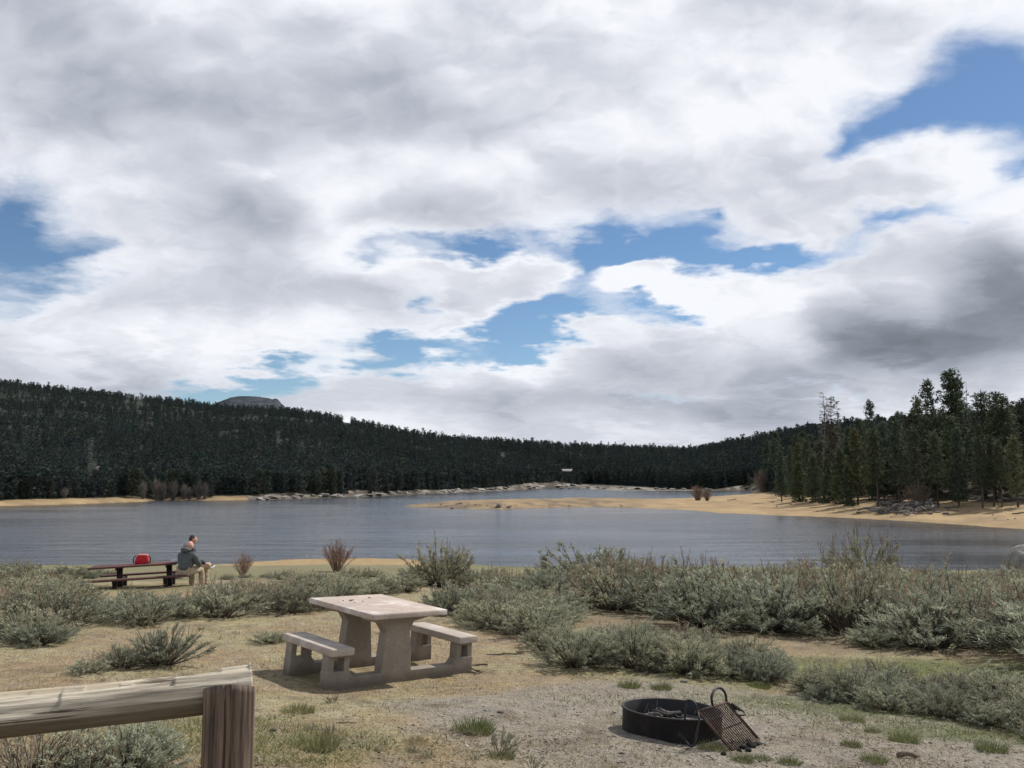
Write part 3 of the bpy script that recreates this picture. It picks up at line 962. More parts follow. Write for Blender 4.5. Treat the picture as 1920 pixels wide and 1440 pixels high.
m, t, b = new_mat('rock', .9, .15)
a = t.n('ShaderNodeAttribute', attribute_name='Col').outputs['Color']
oc = ocoord(t)
hv = t.n('ShaderNodeHueSaturation'); t.link(a, hv.inputs['Color'])
t.set(hv.inputs['Value'], t.math('ADD', t.remap(t.noise(oc, 7, 6, .65), .3, .7, .55, 1.2), t.math('MULTIPLY', t.n('ShaderNodeObjectInfo').outputs['Random'], .3)))
t.link(hv.outputs[0], b.inputs['Base Color'])
t.link(t.bump(t.noise(oc, 10, 6, .65), .7, .05), b.inputs['Normal'])
M['rock'] = m
ROCKS = [rock_mesh('rock', k, (.30, .28, .25), 1, random.uniform(.7, 1), random.uniform(.5, .8)) for k in range(5)]
DROCKS = [rock_mesh('rock', 20 + k, (.14, .125, .11), 1, random.uniform(.7, 1), random.uniform(.45, .7)) for k in range(4)]


def rock_at(px, py, wpx, hpx, label, group=None, pool=None, name='boulder', cat='rock'):
    P = hit1(px, py)
    wm = wpx * P.y / F; hm = hpx * P.y / F
    o = obj(name, random.choice(pool or ROCKS), M['rock'])
    o.location = (P.x, P.y, P.z + hm * .22); o.rotation_euler = (random.uniform(-.3, .3), random.uniform(-.3, .3), random.uniform(0, 6.28))
    o.scale = (wm, wm, hm * 1.5)
    return tag(o, label, cat, group)


for x, y, w_, h_, lb in OUT: rock_at(x, y, w_, h_, lb, None, DROCKS, 'rock_outcrop')
for k in range(64):
    px = random.uniform(480, 1085)
    ysh = np.interp(px, [480, 560, 690, 800, 900, 1010, 1055, 1085], [938, 935, 931, 926, 922, 916, 913.5, 914])
    rock_at(px, ysh - random.uniform(.3, 5), random.uniform(9, 24), random.uniform(3.5, 7), 'pale boulder on the stony far shore left of the inlet', 'boulders on the far shore left of the inlet', ROCKS if px > 780 or random.random() < .4 else DROCKS)
for k in range(20):
    px = random.uniform(1090, 1330)
    ysh = np.interp(px, [1090, 1150, 1240, 1330], [916, 919.5, 921, 920.5])
    rock_at(px, ysh - random.uniform(.5, 5), random.uniform(8, 20), random.uniform(3, 5.5), 'boulder on the dark stony shore right of the inlet', 'boulders on the far shore right of the inlet', ROCKS + DROCKS)
rock_at(934, 951.5, 13, 10, 'dark boulder standing at the near edge of the sand spit', None, DROCKS)
rock_at(952, 951.5, 16, 4, 'low flat rock right of the dark boulder on the spit', None, DROCKS)
rock_at(863, 944.5, 8, 4, 'small dark rock on the far edge of the spit near its tip', None, DROCKS)
rock_at(848, 953, 9, 4, 'small dark rock on the near edge of the spit near its tip', None, DROCKS)
rock_at(757, 948.6, 5, 3, 'tiny dark rock at the very tip of the spit', None, DROCKS)
for k in range(22):
    px = random.uniform(800, 1180); rock_at(px, random.uniform(945, 950), random.uniform(3, 7), random.uniform(1.5, 2.6), 'small stone scattered on the low sand spit', 'stones on the sand spit', DROCKS)

for k in range(30):
    px = random.uniform(1330, 1915); py = np.interp(px, [1330, 1500, 1700, 1915], [955, 960, 968, 985]) - random.uniform(2, 26)
    rock_at(px, py, random.uniform(2.5, 6), random.uniform(1.2, 2.6), 'small dark stone or wood scrap scattered on the right beach sand', 'scraps on the right beach', DROCKS, 'beach_scrap', 'stone')
# boathouse and dock on the far shore
P = hit1(1062, 893)
s = P.y / F
bd = thing('boathouse', 'small white-roofed building among the trees above the inlet', 'building', P, (0, 0, .12))
mw = simple('boathouse_wall', (.10, .085, .07), (.15, .13, .11), 3, .8, .2, 0)
mr = simple('boathouse_roof', (.22, .22, .22), (.27, .27, .26), 2, .6, .3, 0)
mb = MB(); mb.box((0, 0, 1.9), (22 * s, 8, 4.0)); obj('wall', mb.mesh('wall'), mw, bd)
ro = MB()
L_, W_ = 12 * s, 5.5
ro.add([(-L_, -W_, 3.9), (L_, -W_, 3.9), (L_, 0, 5.6), (-L_, 0, 5.6), (-L_, W_, 3.9), (L_, W_, 3.9), (-L_, -W_, 3.7), (L_, -W_, 3.7), (-L_, W_, 3.7), (L_, W_, 3.7)], None, [(0, 1, 2, 3), (3, 2, 5, 4), (6, 7, 1, 0), (8, 4, 5, 9), (6, 8, 9, 7)])
obj('roof', ro.mesh('roof'), mr, bd)
for k in range(5):
    mb = MB(); mb.box((-9 * s + k * 4.5 * s, -4.1, 2.3), (2.6 * s, .16, 1.7)); obj('window', mb.mesh('window'), simple('boathouse_glass', (.03, .035, .04), (.05, .055, .06), 1, .15, .5, 0), bd)
x, y = on_water(1060, 917)
dk = thing('dock', 'short grey floating dock on the water before the inlet shore', 'dock', (x, y, 0), (0, 0, .1))
mdk = simple('dock_wood', (.28, .26, .23), (.36, .33, .30), 2, .9, .1, 0)
mb = MB(); mb.box((0, 0, .55), (18 * s, 3, .3)); obj('deck', mb.mesh('deck'), mdk, dk)
for sx_ in (-1, 1):
    mb = MB(); mb.box((sx_ * 6 * s, 0, .15), (4 * s, 2.4, .5)); obj('float', mb.mesh('float'), mdk, dk)

# ------------------------------------------------------------------ the far wood: front row tree by tree, the mass behind as one
def blocked(px, yt, yb, half):
    b_ = np.zeros(px.shape, bool)
    for (cx, cy, w_, h_) in CLEARPX:
        b_ |= (np.abs(px - cx) < w_ * .5 + half * .6) & (yt < cy) & (yb > cy - h_ + 1)
    return b_


def dsel(px): return np.interp(px, HPX, HDS)


FARP = [conifer(13, .08, .15, 'cone', 5, .06, .0, .1, (.034, .045, .039), .3, flat=.5), conifer(13, .15, .125, 'column', 5, .06, .05, .08, (.035, .046, .038), .35, flat=.5), conifer(11, .2, .17, 'round', 6, .065, .0, .02, (.038, .048, .038), .35, flat=.5), conifer(12, .12, .13, 'cone', 4, .06, .1, .1, (.043, .048, .039), .4, flat=.5)]
cnt = 0
while cnt < 105:
    px = random.uniform(-60, 1380)
    d = dsel(px) + random.uniform(-3, 12)
    x = (px - 960) / F * d; Y = d * math.cos(math.atan((px - 960) / F)); x = (px - 960) / F * Y / CP * 1.0
    z = float(gz(x, Y))
    if z < .7: continue
    h = random.uniform(4.5, 9.0) * np.interp(px, [0, 700, 1000, 1300], [1, 1.2, 1.5, 1.5])
    a0, yb = project(x, Y, z); a1, yt = project(x, Y, z + h)
    if blocked(np.array([a0]), np.array([yt]), np.array([yb]), h * .13 * F / Y)[0]: continue
    lb = ('dark conifer at the foot of the wooded hill on the left far shore', 'conifers along the left far shore') if px < 700 else (('dark conifer at the water edge of the wooded far shore left of the inlet', 'conifers along the middle far shore') if px < 1070 else ('dark conifer on the far shore right of the inlet', 'conifers along the far shore right of the inlet'))
    place(random.choice(FARP), 'conifer', lb[0], 'tree', (x, Y, z - .2), None, (h * random.uniform(.9, 1.15),) * 2 + (h,), lb[1])
    cnt += 1


def raw(parts):
    """vertices, triangles and colours of a plant shape"""
    Vs, Fs, Cs, n = [], [], [], 0
    for pn, me, mat in parts:
        v = np.empty(len(me.vertices) * 3, np.float32); me.vertices.foreach_get('co', v); v = v.reshape(-1, 3)
        c = np.empty(len(me.vertices) * 4, np.float32); me.color_attributes['Col'].data.foreach_get('color', c); c = c.reshape(-1, 4)[:, :3]
        if pn == 'trunk': continue
        me.calc_loop_triangles()
        f = np.empty(len(me.loop_triangles) * 3, np.int32); me.loop_triangles.foreach_get('vertices', f)
        Vs.append(v); Fs.append(f.reshape(-1, 3) + n); Cs.append(c); n += len(v)
    return np.concatenate(Vs), np.concatenate(Fs), np.concatenate(Cs)


def merge_trees(name, X, Y, Z, H, Wd, shapes, mat, tint):
    Vs, Fs, Cs, n = [], [], [], 0
    S = [raw(p) for p in shapes]
    for k in range(len(X)):
        v, f, c = S[rng.integers(len(S))]
        a = rng.uniform(0, 6.28); ca, sa = math.cos(a), math.sin(a)
        vv = np.empty_like(v)
        vv[:, 0] = (v[:, 0] * ca - v[:, 1] * sa) * H[k] * Wd[k] + X[k]
        vv[:, 1] = (v[:, 0] * sa + v[:, 1] * ca) * H[k] * Wd[k] + Y[k]
        vv[:, 2] = v[:, 2] * H[k] + Z[k]
        Vs.append(vv); Fs.append(f + n); Cs.append(c * tint[k]); n += len(v)
    me = np_mesh(name, np.concatenate(Vs), np.concatenate(Fs), np.clip(np.concatenate(Cs), 0, 1))
    return me


MIDP = [conifer(7, .03, .17, 'cone', 1.5, .12, .0, .1, (.034, .045, .039), .3, kk=3, flat=.88), conifer(7, .05, .15, 'cone', 1.5, .12, .0, .08, (.035, .046, .039), .35, kk=3, flat=.88), conifer(6, .06, .20, 'cone', 1.7, .125, .0, .02, (.037, .047, .038), .4, kk=3, flat=.88), conifer(6, .08, .20, 'round', 1.6, .12, .0, .02, (.037, .047, .038), .4, kk=3, flat=.88)]
N = 30000
px = rng.uniform(-140, 2060, N)
ds = dsel(px); Dd = np.interp(px, HPX, HD)
r_ = rng.uniform(0, 1, N)
d = ds + (Dd * 1.06 - ds) * np.where(rng.random(N) < .55, r_ ** 1.9, r_)
extra = rng.random(N) < .10
d = np.where(extra, Dd * rng.uniform(.94, 1.06, N), d)
d = np.where(rng.random(N) < .24, ds + rng.uniform(0, 70, N), d)
th = np.arctan((px - 960) / F / CP)
X, Y = np.sin(th) * d, np.cos(th) * d
Z = gz(X, Y)
big = np.interp(px, [0, 540, 700, 1000, 1350, 1450, 1600, 2000], [1.0, 1.15, 1.25, 1.4, 1.55, 1.5, 1.5, 1.5])
H = rng.uniform(3.2, 7.4, N) * big * np.where(rng.random(N) < .07, 1.3, 1.0)
yb = project(X, Y, Z)[1]; yt = project(X, Y, Z + H)[1]
sdv = shore_sd(X, Y)
right_near = (px > 1480) & (d < np.interp(px, [1480, 1600, 1760, 2060], [300, 285, 265, 245]))
dens = fbm(X / 45, Y / 45, 3, 77)
ok = (sdv > np.where(px < 700, 10, 6)) & (Z > .8) & ~blocked(px, yt, yb, H * .14 * F / d) & ~right_near & (dens > .12)
X, Y, Z, H, d, px = X[ok], Y[ok], Z[ok], H[ok], d[ok], px[ok]
tint = (rng.uniform(.88, 1.12, len(X)) * (.8 + .5 * fbm(X / 80, Y / 80, 3, 78)))[:, None] * np.stack([rng.uniform(.9, 1.25, len(X)), np.ones(len(X)), rng.uniform(.9, 1.15, len(X))], -1)
fm = merge_trees('forest', X, Y, Z - .2, H, rng.uniform(.9, 1.3, len(X)), MIDP, None, tint)
fo_ = kind(obj('forest', fm, foliage_mat('far_needles', (1.2, 1.3, 1.36), 0, .1, 1.0)), 'stuff')
fo_['label'] = 'dark conifer wood covering the hills round the lake'

# ------------------------------------------------------------------ driftwood on the right beach
m, t, b = new_mat('driftwood', .9, .1)
oc = ocoord(t); rnd = t.n('ShaderNodeObjectInfo').outputs['Random']
g = t.noise(t.vmath('MULTIPLY', oc, (3, 30, 30)), 1.0, 5, .6)
t.link(t.mix(t.remap(g, .3, .7), t.mix(rnd, (.05, .045, .042), (.20, .185, .165)), t.mix(rnd, (.12, .11, .10), (.36, .33, .30))), b.inputs['Base Color'])
t.link(t.bump(g, .6, .03), b.inputs['Normal'])
M['drift'] = m
LOGS = []
for k in range(6):
    mb = MB(); n = 7; xs_ = np.linspace(-.5, .5, n)
    pts = [(xx, .035 * math.sin(xx * (3 + k) + k), .03 * math.cos(xx * 4 + k * 2)) for xx in xs_]
    mb.tube(pts, [.034 * (1.15 - .55 * (q / (n - 1))) for q in range(n)], 8, (1, 1, 1), True, .12)
    for j in range(k % 4):
        p0 = Vector(pts[2 + j]); mb.tube([p0, p0 + Vector((.08, random.choice((-.07, .07)), .09)), p0 + Vector((.13, random.choice((-.1, .1)), .15))], [.012, .009, .004], 5)
    LOGS.append(mb.mesh('log', True))


def log_at(px, py, Lm, rz, label, group=None, pool=None, thick=1.0, tilt=.1, name='driftwood_log', cat='driftwood', lift=0.0):
    P = hit1(px, py)
    o = obj(name, random.choice(pool or LOGS), M['drift'])
    o.location = (P.x, P.y, P.z + .03 * Lm * thick + lift); o.rotation_euler = (random.uniform(0, 6.28), random.uniform(-tilt, tilt), rz)
    o.scale = (Lm, Lm * thick, Lm * thick)
    return tag(o, label, cat, group)


for k in range(140):
    if k < 62:
        a = random.gauss(0, 1); px = 1702 + 30 * random.gauss(0, 1); py = 955 + 9 * random.gauss(0, 1) + (px - 1702) * -.06
    else:
        px = random.uniform(1490, 1920); py = np.interp(px, [1490, 1560, 1660, 1760, 1920], [929, 932, 938, 934, 938]) + random.uniform(-7, 3)
    if py > 972 or py < 925: continue
    log_at(px, py, random.uniform(1.6, 5.2), random.gauss(.25, .5), 'grey weathered log in the driftwood pile on the right beach' if k < 62 else 'grey weathered log strewn along the top of the sandy bank', 'logs of the driftwood pile' if k < 62 else 'logs along the top of the bank', None, random.uniform(1.1, 2.4) if k < 62 else random.uniform(.6, 1.4), .12, lift=random.uniform(0, .6) if k < 62 else .05)
for k in range(26):
    px = 1705 + 34 * random.gauss(0, 1); py = 957 + 8 * random.gauss(0, 1)
    if 930 < py < 972: rock_at(px, py, random.uniform(6, 16), random.uniform(3, 6), 'dark stone in the driftwood pile on the right beach', 'stones of the driftwood pile', DROCKS)
log_at(1800, 934, 13, .35, 'long white fallen trunk lying below the pines on the right bank', None, LOGS[:1], .8, .02, 'fallen_trunk', 'driftwood', .5)
log_at(1858, 926, 12, .12, 'bleached fallen trunk behind the bare pine stems at the right bank', None, LOGS[1:2], .6, .02, 'fallen_trunk', 'driftwood', .4)
log_at(1665, 905, 5, -.3, 'short pale fallen trunk among the pines above the driftwood pile', None, LOGS[2:3], .9, .02, 'fallen_trunk')
log_at(1640, 915, 4, .2, 'short pale log lower left of the short fallen trunk', None, LOGS[3:4], .9, .02, 'fallen_trunk')
log_at(1915, 963, 3.5, .1, 'dark driftwood stick lying alone on sand at the right edge', None, LOGS[:1], 1.0)
log_at(1543, 943, 3, .4, 'dark driftwood lump alone on the sand below the young pines', None, LOGS[4:5], 1.8)
log_at(1372, 938, 3, .1, 'small dark log on the sand right of the two bare shrubs', None, LOGS[4:5], 1.6)

# boulder at the right end of the near shore
P = hit1(1945, 1072)
o = obj('boulder', rock_mesh('shore_boulder', 91, (.21, .20, .18), 1, .9, .8, 4), M['rock'])
bc = at(1942, 1040, P.y); bs = (P.y / F) * 100
o.location = (bc.x, P.y, (bc.z + P.z) / 2); o.scale = (bs, bs, 1.25 * (at(1950, 1008, P.y).z - P.z) / .8)
tag(o, 'large lichen-grey boulder at the water by the right end of the thicket', 'rock')

# ------------------------------------------------------------------ concrete picnic table
def conc(name, c1, c2, stain, blot=0.0):
    m, t, b = new_mat(name, .85, .25)
    oc = ocoord(t)
    f = t.remap(t.noise(oc, 3.5, 6, .65), .3, .7)
    c = t.mix(f, c1, c2)
    c = t.mix(t.remap(t.noise(oc, 95, 3, .6), .54, .66, 0, .6), c, (.13, .105, .09))
    c = t.mix(t.remap(t.noise(oc, 60, 2, .6), .60, .68, 0, .5), c, (.50, .45, .41))
    c = t.mix(t.remap(t.noise(oc, 1.6, 5, .7), .52, .72, 0, .6), c, stain)
    if blot: c = t.mix(t.remap(t.noise(oc, 3.1, 4, .55), .50, .68, 0, blot), c, (.72, .69, .66))
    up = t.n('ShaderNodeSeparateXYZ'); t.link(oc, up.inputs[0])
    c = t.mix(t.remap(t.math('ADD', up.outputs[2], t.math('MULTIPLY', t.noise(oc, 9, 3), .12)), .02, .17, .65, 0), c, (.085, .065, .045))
    t.link(c, b.inputs['Base Color'])
    t.link(t.bump(t.noise(oc, 45, 6, .75), .8, .012), b.inputs['Normal'])
    return m


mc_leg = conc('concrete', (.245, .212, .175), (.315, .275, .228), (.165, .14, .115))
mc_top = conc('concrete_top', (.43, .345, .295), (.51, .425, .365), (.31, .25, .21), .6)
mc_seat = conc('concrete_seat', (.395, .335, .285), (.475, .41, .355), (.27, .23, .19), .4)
TX, TY, TH = -1.63, 10.587, .732
tz = CAMZ - 2.252
pt = thing('concrete_picnic_table', 'pinkish concrete picnic table with two attached benches on bare soil', 'picnic table', (TX, TY, tz - .01), (0, 0, 0))
gu, gv = -.044, .030            # the slab follows the slope of the ground
u_ = Vector((math.cos(TH), math.sin(TH), gu)).normalized(); v_ = Vector((-math.sin(TH), math.cos(TH), gv)).normalized()
w_ = u_.cross(v_).normalized(); v_ = w_.cross(u_)
pt.rotation_euler = Matrix((u_, v_, w_)).transposed().to_euler()
TW, TL, TT = 1.03, 1.38, .062
mb = MB(); mb.box((0, 0, .764 - TT / 2), (TW, TL, TT))
me = bevel_mesh(mb.mesh('tabletop'), .012)
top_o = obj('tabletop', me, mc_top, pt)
O1, O2, BW, BL, HB = .756, .976, .285, 1.10, .40
for sx_ in (-O1, O2):
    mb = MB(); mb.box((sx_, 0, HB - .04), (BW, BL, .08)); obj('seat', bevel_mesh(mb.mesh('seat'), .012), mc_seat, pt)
for sb_ in (-.41, .41):
    pieces = []
    A, B = -O1, O2
    poly = [(A - .145, -.12), (B + .13, -.12), (B + .125, .15), (B - .11, .15), (B - .17, .075), (.20, .075), (.15, .52), (.20, .62), (.42, .66), (.42, .70),
            (-.42, .70), (-.42, .66), (-.24, .62), (-.17, .52), (-.21, .075), (A + .19, .075), (A + .13, .15), (A - .14, .15)]
    pieces.append((prism(poly, .15), Matrix.Translation((0, sb_, 0))))
    for sx_, w0 in ((A, .135), (B, .12)):
        for s_ in (-1, 1):
            pp = [(sx_ + s_ * w0, .14), (sx_ + s_ * (w0 - .07), .14), (sx_ + s_ * (w0 - .075), HB - .078), (sx_ + s_ * (w0 - .005), HB - .078)]
            if s_ < 0: pp = pp[::-1]
            pieces.append((prism(pp, .142), Matrix.Translation((0, sb_, 0))))
        pieces.append((prism([(sx_ - .115, HB - .115), (sx_ + .115, HB - .115), (sx_ + .115, HB - .0795), (sx_ - .115, HB - .0795)], .136), Matrix.Translation((0, sb_, 0))))
    me = join_meshes(pieces, 'support_frame')
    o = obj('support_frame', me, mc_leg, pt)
    bv = o.modifiers.new('soft_edge', 'BEVEL'); bv.width = .008; bv.segments = 2; bv.limit_method = 'ANGLE'
bpy.context.view_layer.update()
MT = pt.matrix_world.copy()
# crumbs lying on the table top
mchip = simple('chip', (.16, .09, .05), (.30, .20, .13), 30, .9, .1, .3)
CH = [('brown bark chip lying at the left end of the concrete table top, largest', -.18, .30, .028), ('pale wood chip beside the largest bark chip on the concrete table', -.13, .33, .020), ('bark chip nearest the left corner of the concrete table', -.26, .33, .016), ('small chip nearest the front of the crumbs on the concrete table', -.20, .18, .015), ('small chip at the right of the crumbs on the concrete table', -.08, .19, .014), ('lone brown leaf bit in the middle of the concrete table top', .16, .42, .018)]
for lb, a_, b_, r_ in CH:
    o = obj('bark_chip', rock_mesh('chip', random.randint(1, 99), (.2, .12, .07), 1, .6, .35, 2), mchip)
    o.matrix_world = MT @ Matrix.Translation((a_, b_, .764 + r_ * .25)) @ Matrix.Rotation(random.uniform(0, 6), 4, 'Z') @ Matrix.Scale(r_ * 2.4, 4)
    tag(o, lb, 'wood chip')

# ------------------------------------------------------------------ log rail fence in the foreground
fe = thing('rail_fence', 'weathered log rail resting on a brown timber post in the foreground', 'fence', (-1.128, 3.62, float(gz(-1.128, 3.62))))
gp = float(gz(-1.128, 3.62))
topz = at(430, 1284, 3.53).z
mb_ = []
nseg, nh = 96, 40
Vp = []
crk = [random.uniform(0, 6.28) for _ in range(13)]
for j in range(nh + 1):
    zz = -.35 + (topz - gp + .35) * j / nh
    wtop = max(0, (j - nh + 6) / 6)
    for k in range(nseg):
        th_ = 2 * math.pi * k / nseg
        r_ = .098 + .002 * math.sin(th_ * 3 + zz * 2)
        for q, cr_ in enumerate(crk):
            dd = (th_ - cr_ - .06 * math.sin(zz * 3 + q) + math.pi) % (2 * math.pi) - math.pi
            r_ -= (.003 + .009 * (q % 4 == 0)) * math.exp(-(dd / (.018 + .012 * (q % 4 == 0))) ** 2)
        r_ += .0012 * math.sin(th_ * 23 + 3 * math.sin(zz * 2))
        r_ *= 1.0 + .02 * (1 - j / nh)
        zt = zz + wtop * (.008 * math.cos(th_) - .036 * (math.sin(th_) + 1))   # saw cut slanting down to the bed of the rail
        Vp.append((r_ * math.cos(th_), r_ * math.sin(th_), zt))
Vp.append((0, 0, topz - gp - .036))
fq = [(j * nseg + k, j * nseg + (k + 1) % nseg, (j + 1) * nseg + (k + 1) % nseg, (j + 1) * nseg + k) for j in range(nh) for k in range(nseg)]
ft = [(nh * nseg + k, nh * nseg + (k + 1) % nseg, len(Vp) - 1) for k in range(nseg)]
pme = np_mesh('post', Vp, [np.array(fq), np.array(ft)], None, True)
m, t, b = new_mat('post_wood', .85, .15)
oc = ocoord(t)
gr = t.noise(t.vmath('MULTIPLY', oc, (38, 38, 1.6)), 1.0, 6, .65)
gr2 = t.noise(t.vmath('MULTIPLY', oc, (90, 90, 3)), 1.0, 4, .6)
c = t.mix(t.remap(gr, .32, .68), (.05, .038, .03), (.225, .17, .132))
c = t.mix(t.remap(gr2, .55, .75, 0, .5), c, (.30, .25, .21))
c = t.mix(t.remap(t.noise(oc, 2.2, 3), .45, .65, 0, .55), c, (.15, .115, .09))
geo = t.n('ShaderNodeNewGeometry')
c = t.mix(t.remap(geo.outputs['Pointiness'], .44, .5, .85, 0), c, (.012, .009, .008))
t.link(c, b.inputs['Base Color']); t.link(t.bump(gr, .6, .008), b.inputs['Normal'])
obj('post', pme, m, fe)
# rail: split log, flat weathered upper faces stepping along splinter lines
e0, e1 = at(470, 1288, 3.76), at(-420, 1385, 3.18)
axv = (e1 - e0); Lr = axv.length; axv.normalize()
side = axv.cross(Vector((0, 0, 1))).normalized(); upv = side.cross(axv).normalized()
if upv.z < 0: upv = -upv; side = -side
nl, nc = 260, 72
Vr = []
base_ = Vector(fe.location)
ledges = [(.55, .30, 1.05, .013), (.95, .0, .62, .012), (1.25, .12, .45, .014), (.30, .70, 1.5, .010), (1.35, .5, 1.6, .010), (1.7, -.1, .3, -.010)]
for j in range(nl + 1):
    s_ = Lr * j / nl
    cpt = e0 + axv * s_
    for k in range(nc):
        th_ = 2 * math.pi * k / nc
        # th = 0 is the side towards the viewer, pi/2 is up
        r_ = .094 + .004 * math.sin(s_ * 2.1 + th_ * 2)
        r_ += .0022 * (vnoise(np.array([th_ * 14.]), np.array([s_ * 2.0]), 5)[0] - .5) * 2
        r_ += .006 * (vnoise(np.array([th_ * 4.]), np.array([s_ * 3.2]), 6)[0] - .5)
        for q, (tc, s0, s1, dp) in enumerate(ledges):
            tcc = tc + .16 * math.sin(s_ * 2.2 + q) + .05 * math.sin(s_ * 9 + q)
            if tcc < th_ < 2.3 and s0 < s_ < s1: r_ -= dp * min(1, (th_ - tcc) * 30)
            dd = th_ - tcc
            r_ -= .007 * math.exp(-(dd / .03) ** 2) * (.5 + .5 * math.sin(s_ * 3 + q * 2))
        d_ = -side if (-side).y < 0 else side
        Vr.append(cpt + d_ * (r_ * math.cos(th_)) + upv * (r_ * .96 * math.sin(th_)) - base_)
for j, pt_ in ((0, e0), (nl, e1)): Vr.append(pt_ - base_)
fq = [(j * nc + k, j * nc + (k + 1) % nc, (j + 1) * nc + (k + 1) % nc, (j + 1) * nc + k) for j in range(nl) for k in range(nc)]
ft = [(k, (k + 1) % nc, len(Vr) - 2) for k in range(nc)] + [(nl * nc + k, nl * nc + (k + 1) % nc, len(Vr) - 1) for k in range(nc)]
rme = np_mesh('rail', [tuple(v) for v in Vr], [np.array(fq), np.array(ft)], None, True)
bm = bmesh.new(); bm.from_mesh(rme); bmesh.ops.recalc_face_normals(bm, faces=bm.faces); bm.to_mesh(rme); bm.free()
m, t, b = new_mat('rail_wood', .9, .1)
oc = ocoord(t)
rl = t.n('ShaderNodeVectorRotate'); rl.rotation_type = 'Z_AXIS'; t.link(oc, rl.inputs['Vector']); rl.inputs['Angle'].default_value = -math.atan2(axv.y, axv.x)
gv_ = rl.outputs[0]
gr = t.noise(t.vmath('MULTIPLY', gv_, (2.2, 48, 48)), 1.0, 6, .68)
gr2 = t.noise(t.vmath('MULTIPLY', gv_, (1.2, 13, 13)), 1.0, 4, .6)
c = t.mix(t.remap(gr, .3, .68), (.24, .205, .16), (.60, .54, .43))
c = t.mix(t.remap(gr2, .45, .65, 0, .6), c, (.36, .30, .21))
c = t.mix(t.remap(t.noise(t.vmath('MULTIPLY', gv_, (1.1, 46, 46)), 1.0, 4, .65), .57, .64, 0, .9), c, (.05, .04, .03))
c = t.mix(t.remap(t.noise(oc, 11, 3, .6), .62, .72, 0, .5), c, (.10, .075, .05))
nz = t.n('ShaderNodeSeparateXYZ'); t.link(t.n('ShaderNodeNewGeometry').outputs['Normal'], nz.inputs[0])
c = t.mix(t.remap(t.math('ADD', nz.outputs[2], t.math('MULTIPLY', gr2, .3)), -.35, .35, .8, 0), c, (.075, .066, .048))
t.link(c, b.inputs['Base Color']); t.link(t.bump(gr, .7, .008), b.inputs['Normal'])
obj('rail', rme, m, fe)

# ------------------------------------------------------------------ steel fire ring with its swing grate
m, t, b = new_mat('black_steel', .62, .4)
oc = ocoord(t)
f = t.noise(oc, 6, 6, .7)
c = t.mix(t.remap(f, .4, .75), (.016, .016, .018), (.045, .036, .032))
t.link(c, b.inputs['Base Color']); b.inputs['Metallic'].default_value = .25
t.link(t.bump(t.noise(oc, 40, 4, .6), .25, .004), b.inputs['Normal'])
t.link(t.remap(f, .3, .7, .5, .8), b.inputs['Roughness'])
M['steel'] = m
M['rust'] = simple('rusty_steel', (.040, .026, .021), (.10, .062, .046), 9, .75, .3, .3, 60, .003, .3)
M['ash'] = simple('ash', (.06, .055, .052), (.22, .205, .19), 14, .95, .05, .8, 25, .02)
M['char'] = simple('charred_wood', (.010, .010, .011), (.055, .05, .047), 16, .85, .2, .8, 40, .01)
_p = hit1(1259, 1372); FX, FY = _p.x, _p.y
fz = float(gz(FX, FY))
fp = thing('fire_ring', 'round black steel campfire ring with a hinged grate on the gravel', 'fire pit', (FX, FY, fz))
sl_u = (float(gz(FX + .4, FY)) - float(gz(FX - .4, FY))) / .8; sl_v = (float(gz(FX, FY + .4)) - float(gz(FX, FY - .4))) / .8
fp.rotation_euler = (sl_v * .8, -sl_u * .8, 0)
RR, RH, NN = 89 * FY / F, .185, 96
V_, Q_ = [], []
prof_ = [(RR, -.05), (RR, RH - .012), (RR + .012, RH - .006), (RR + .012, RH + .006), (RR - .004, RH + .008), (RR - .010, RH), (RR - .010, -.05)]
for k in range(NN):
    a_ = 2 * math.pi * k / NN
    for r_, z_ in prof_: V_.append((r_ * math.cos(a_), r_ * math.sin(a_), z_))
np_ = len(prof_)
for k in range(NN):
    for j in range(np_ - 1):
        Q_.append((k * np_ + j, ((k + 1) % NN) * np_ + j, ((k + 1) % NN) * np_ + j + 1, k * np_ + j + 1))
obj('ring', np_mesh('ring', V_, np.array(Q_), None, True), M['steel'], fp)
# bed of ash
nr_ = 20; V_ = [(0, 0, .055)]; T_ = []
for j in range(1, 9):
    for k in range(40):
        a_ = 2 * math.pi * k / 40; r_ = (RR - .012) * j / 8
        V_.append((r_ * math.cos(a_), r_ * math.sin(a_), .04 + .04 * float(vnoise(np.array([math.cos(a_) * r_ * 14 + 50]), np.array([math.sin(a_) * r_ * 14 + 50]), 3)[0]) * (1 - .6 * j / 8)))
for k in range(40): T_.append((0, 1 + k, 1 + (k + 1) % 40))
Q_ = [(1 + (j - 1) * 40 + k, 1 + j * 40 + k, 1 + j * 40 + (k + 1) % 40, 1 + (j - 1) * 40 + (k + 1) % 40) for j in range(1, 8) for k in range(40)]
kind(obj('ash', np_mesh('ash', V_, [np.array(Q_), np.array(T_)], None, True), M['ash']), 'stuff').matrix_world = Matrix.Translation((FX, FY, fz))
for k, (a_, b_, L_, rz_, lb) in enumerate([(-.16, .10, .22, .3, 'charred log at the left in the fire ring ash'), (-.02, .14, .26, -.2, 'longest charred log lying across the middle of the fire ring'), (.08, .08, .16, .9, 'short charred stub in the fire ring nearest the grate'), (-.10, .22, .18, 1.2, 'charred stick at the back of the fire ring'), (.03, .24, .2, .1, 'grey burnt log end by the rear wall of the fire ring')]):
    o = obj('charred_log', random.choice(LOGS).copy(), M['char']); o.data.materials.clear(); o.data.materials.append(M['char'] if k not in (0, 4) else M['ash'])
    o.location = (FX + a_, FY + b_, fz + .105); o.rotation_euler = (random.uniform(0, 6), .12, rz_); o.scale = (L_, L_ * 2.6, L_ * 2.6)
    tag(o, lb, 'charred wood')
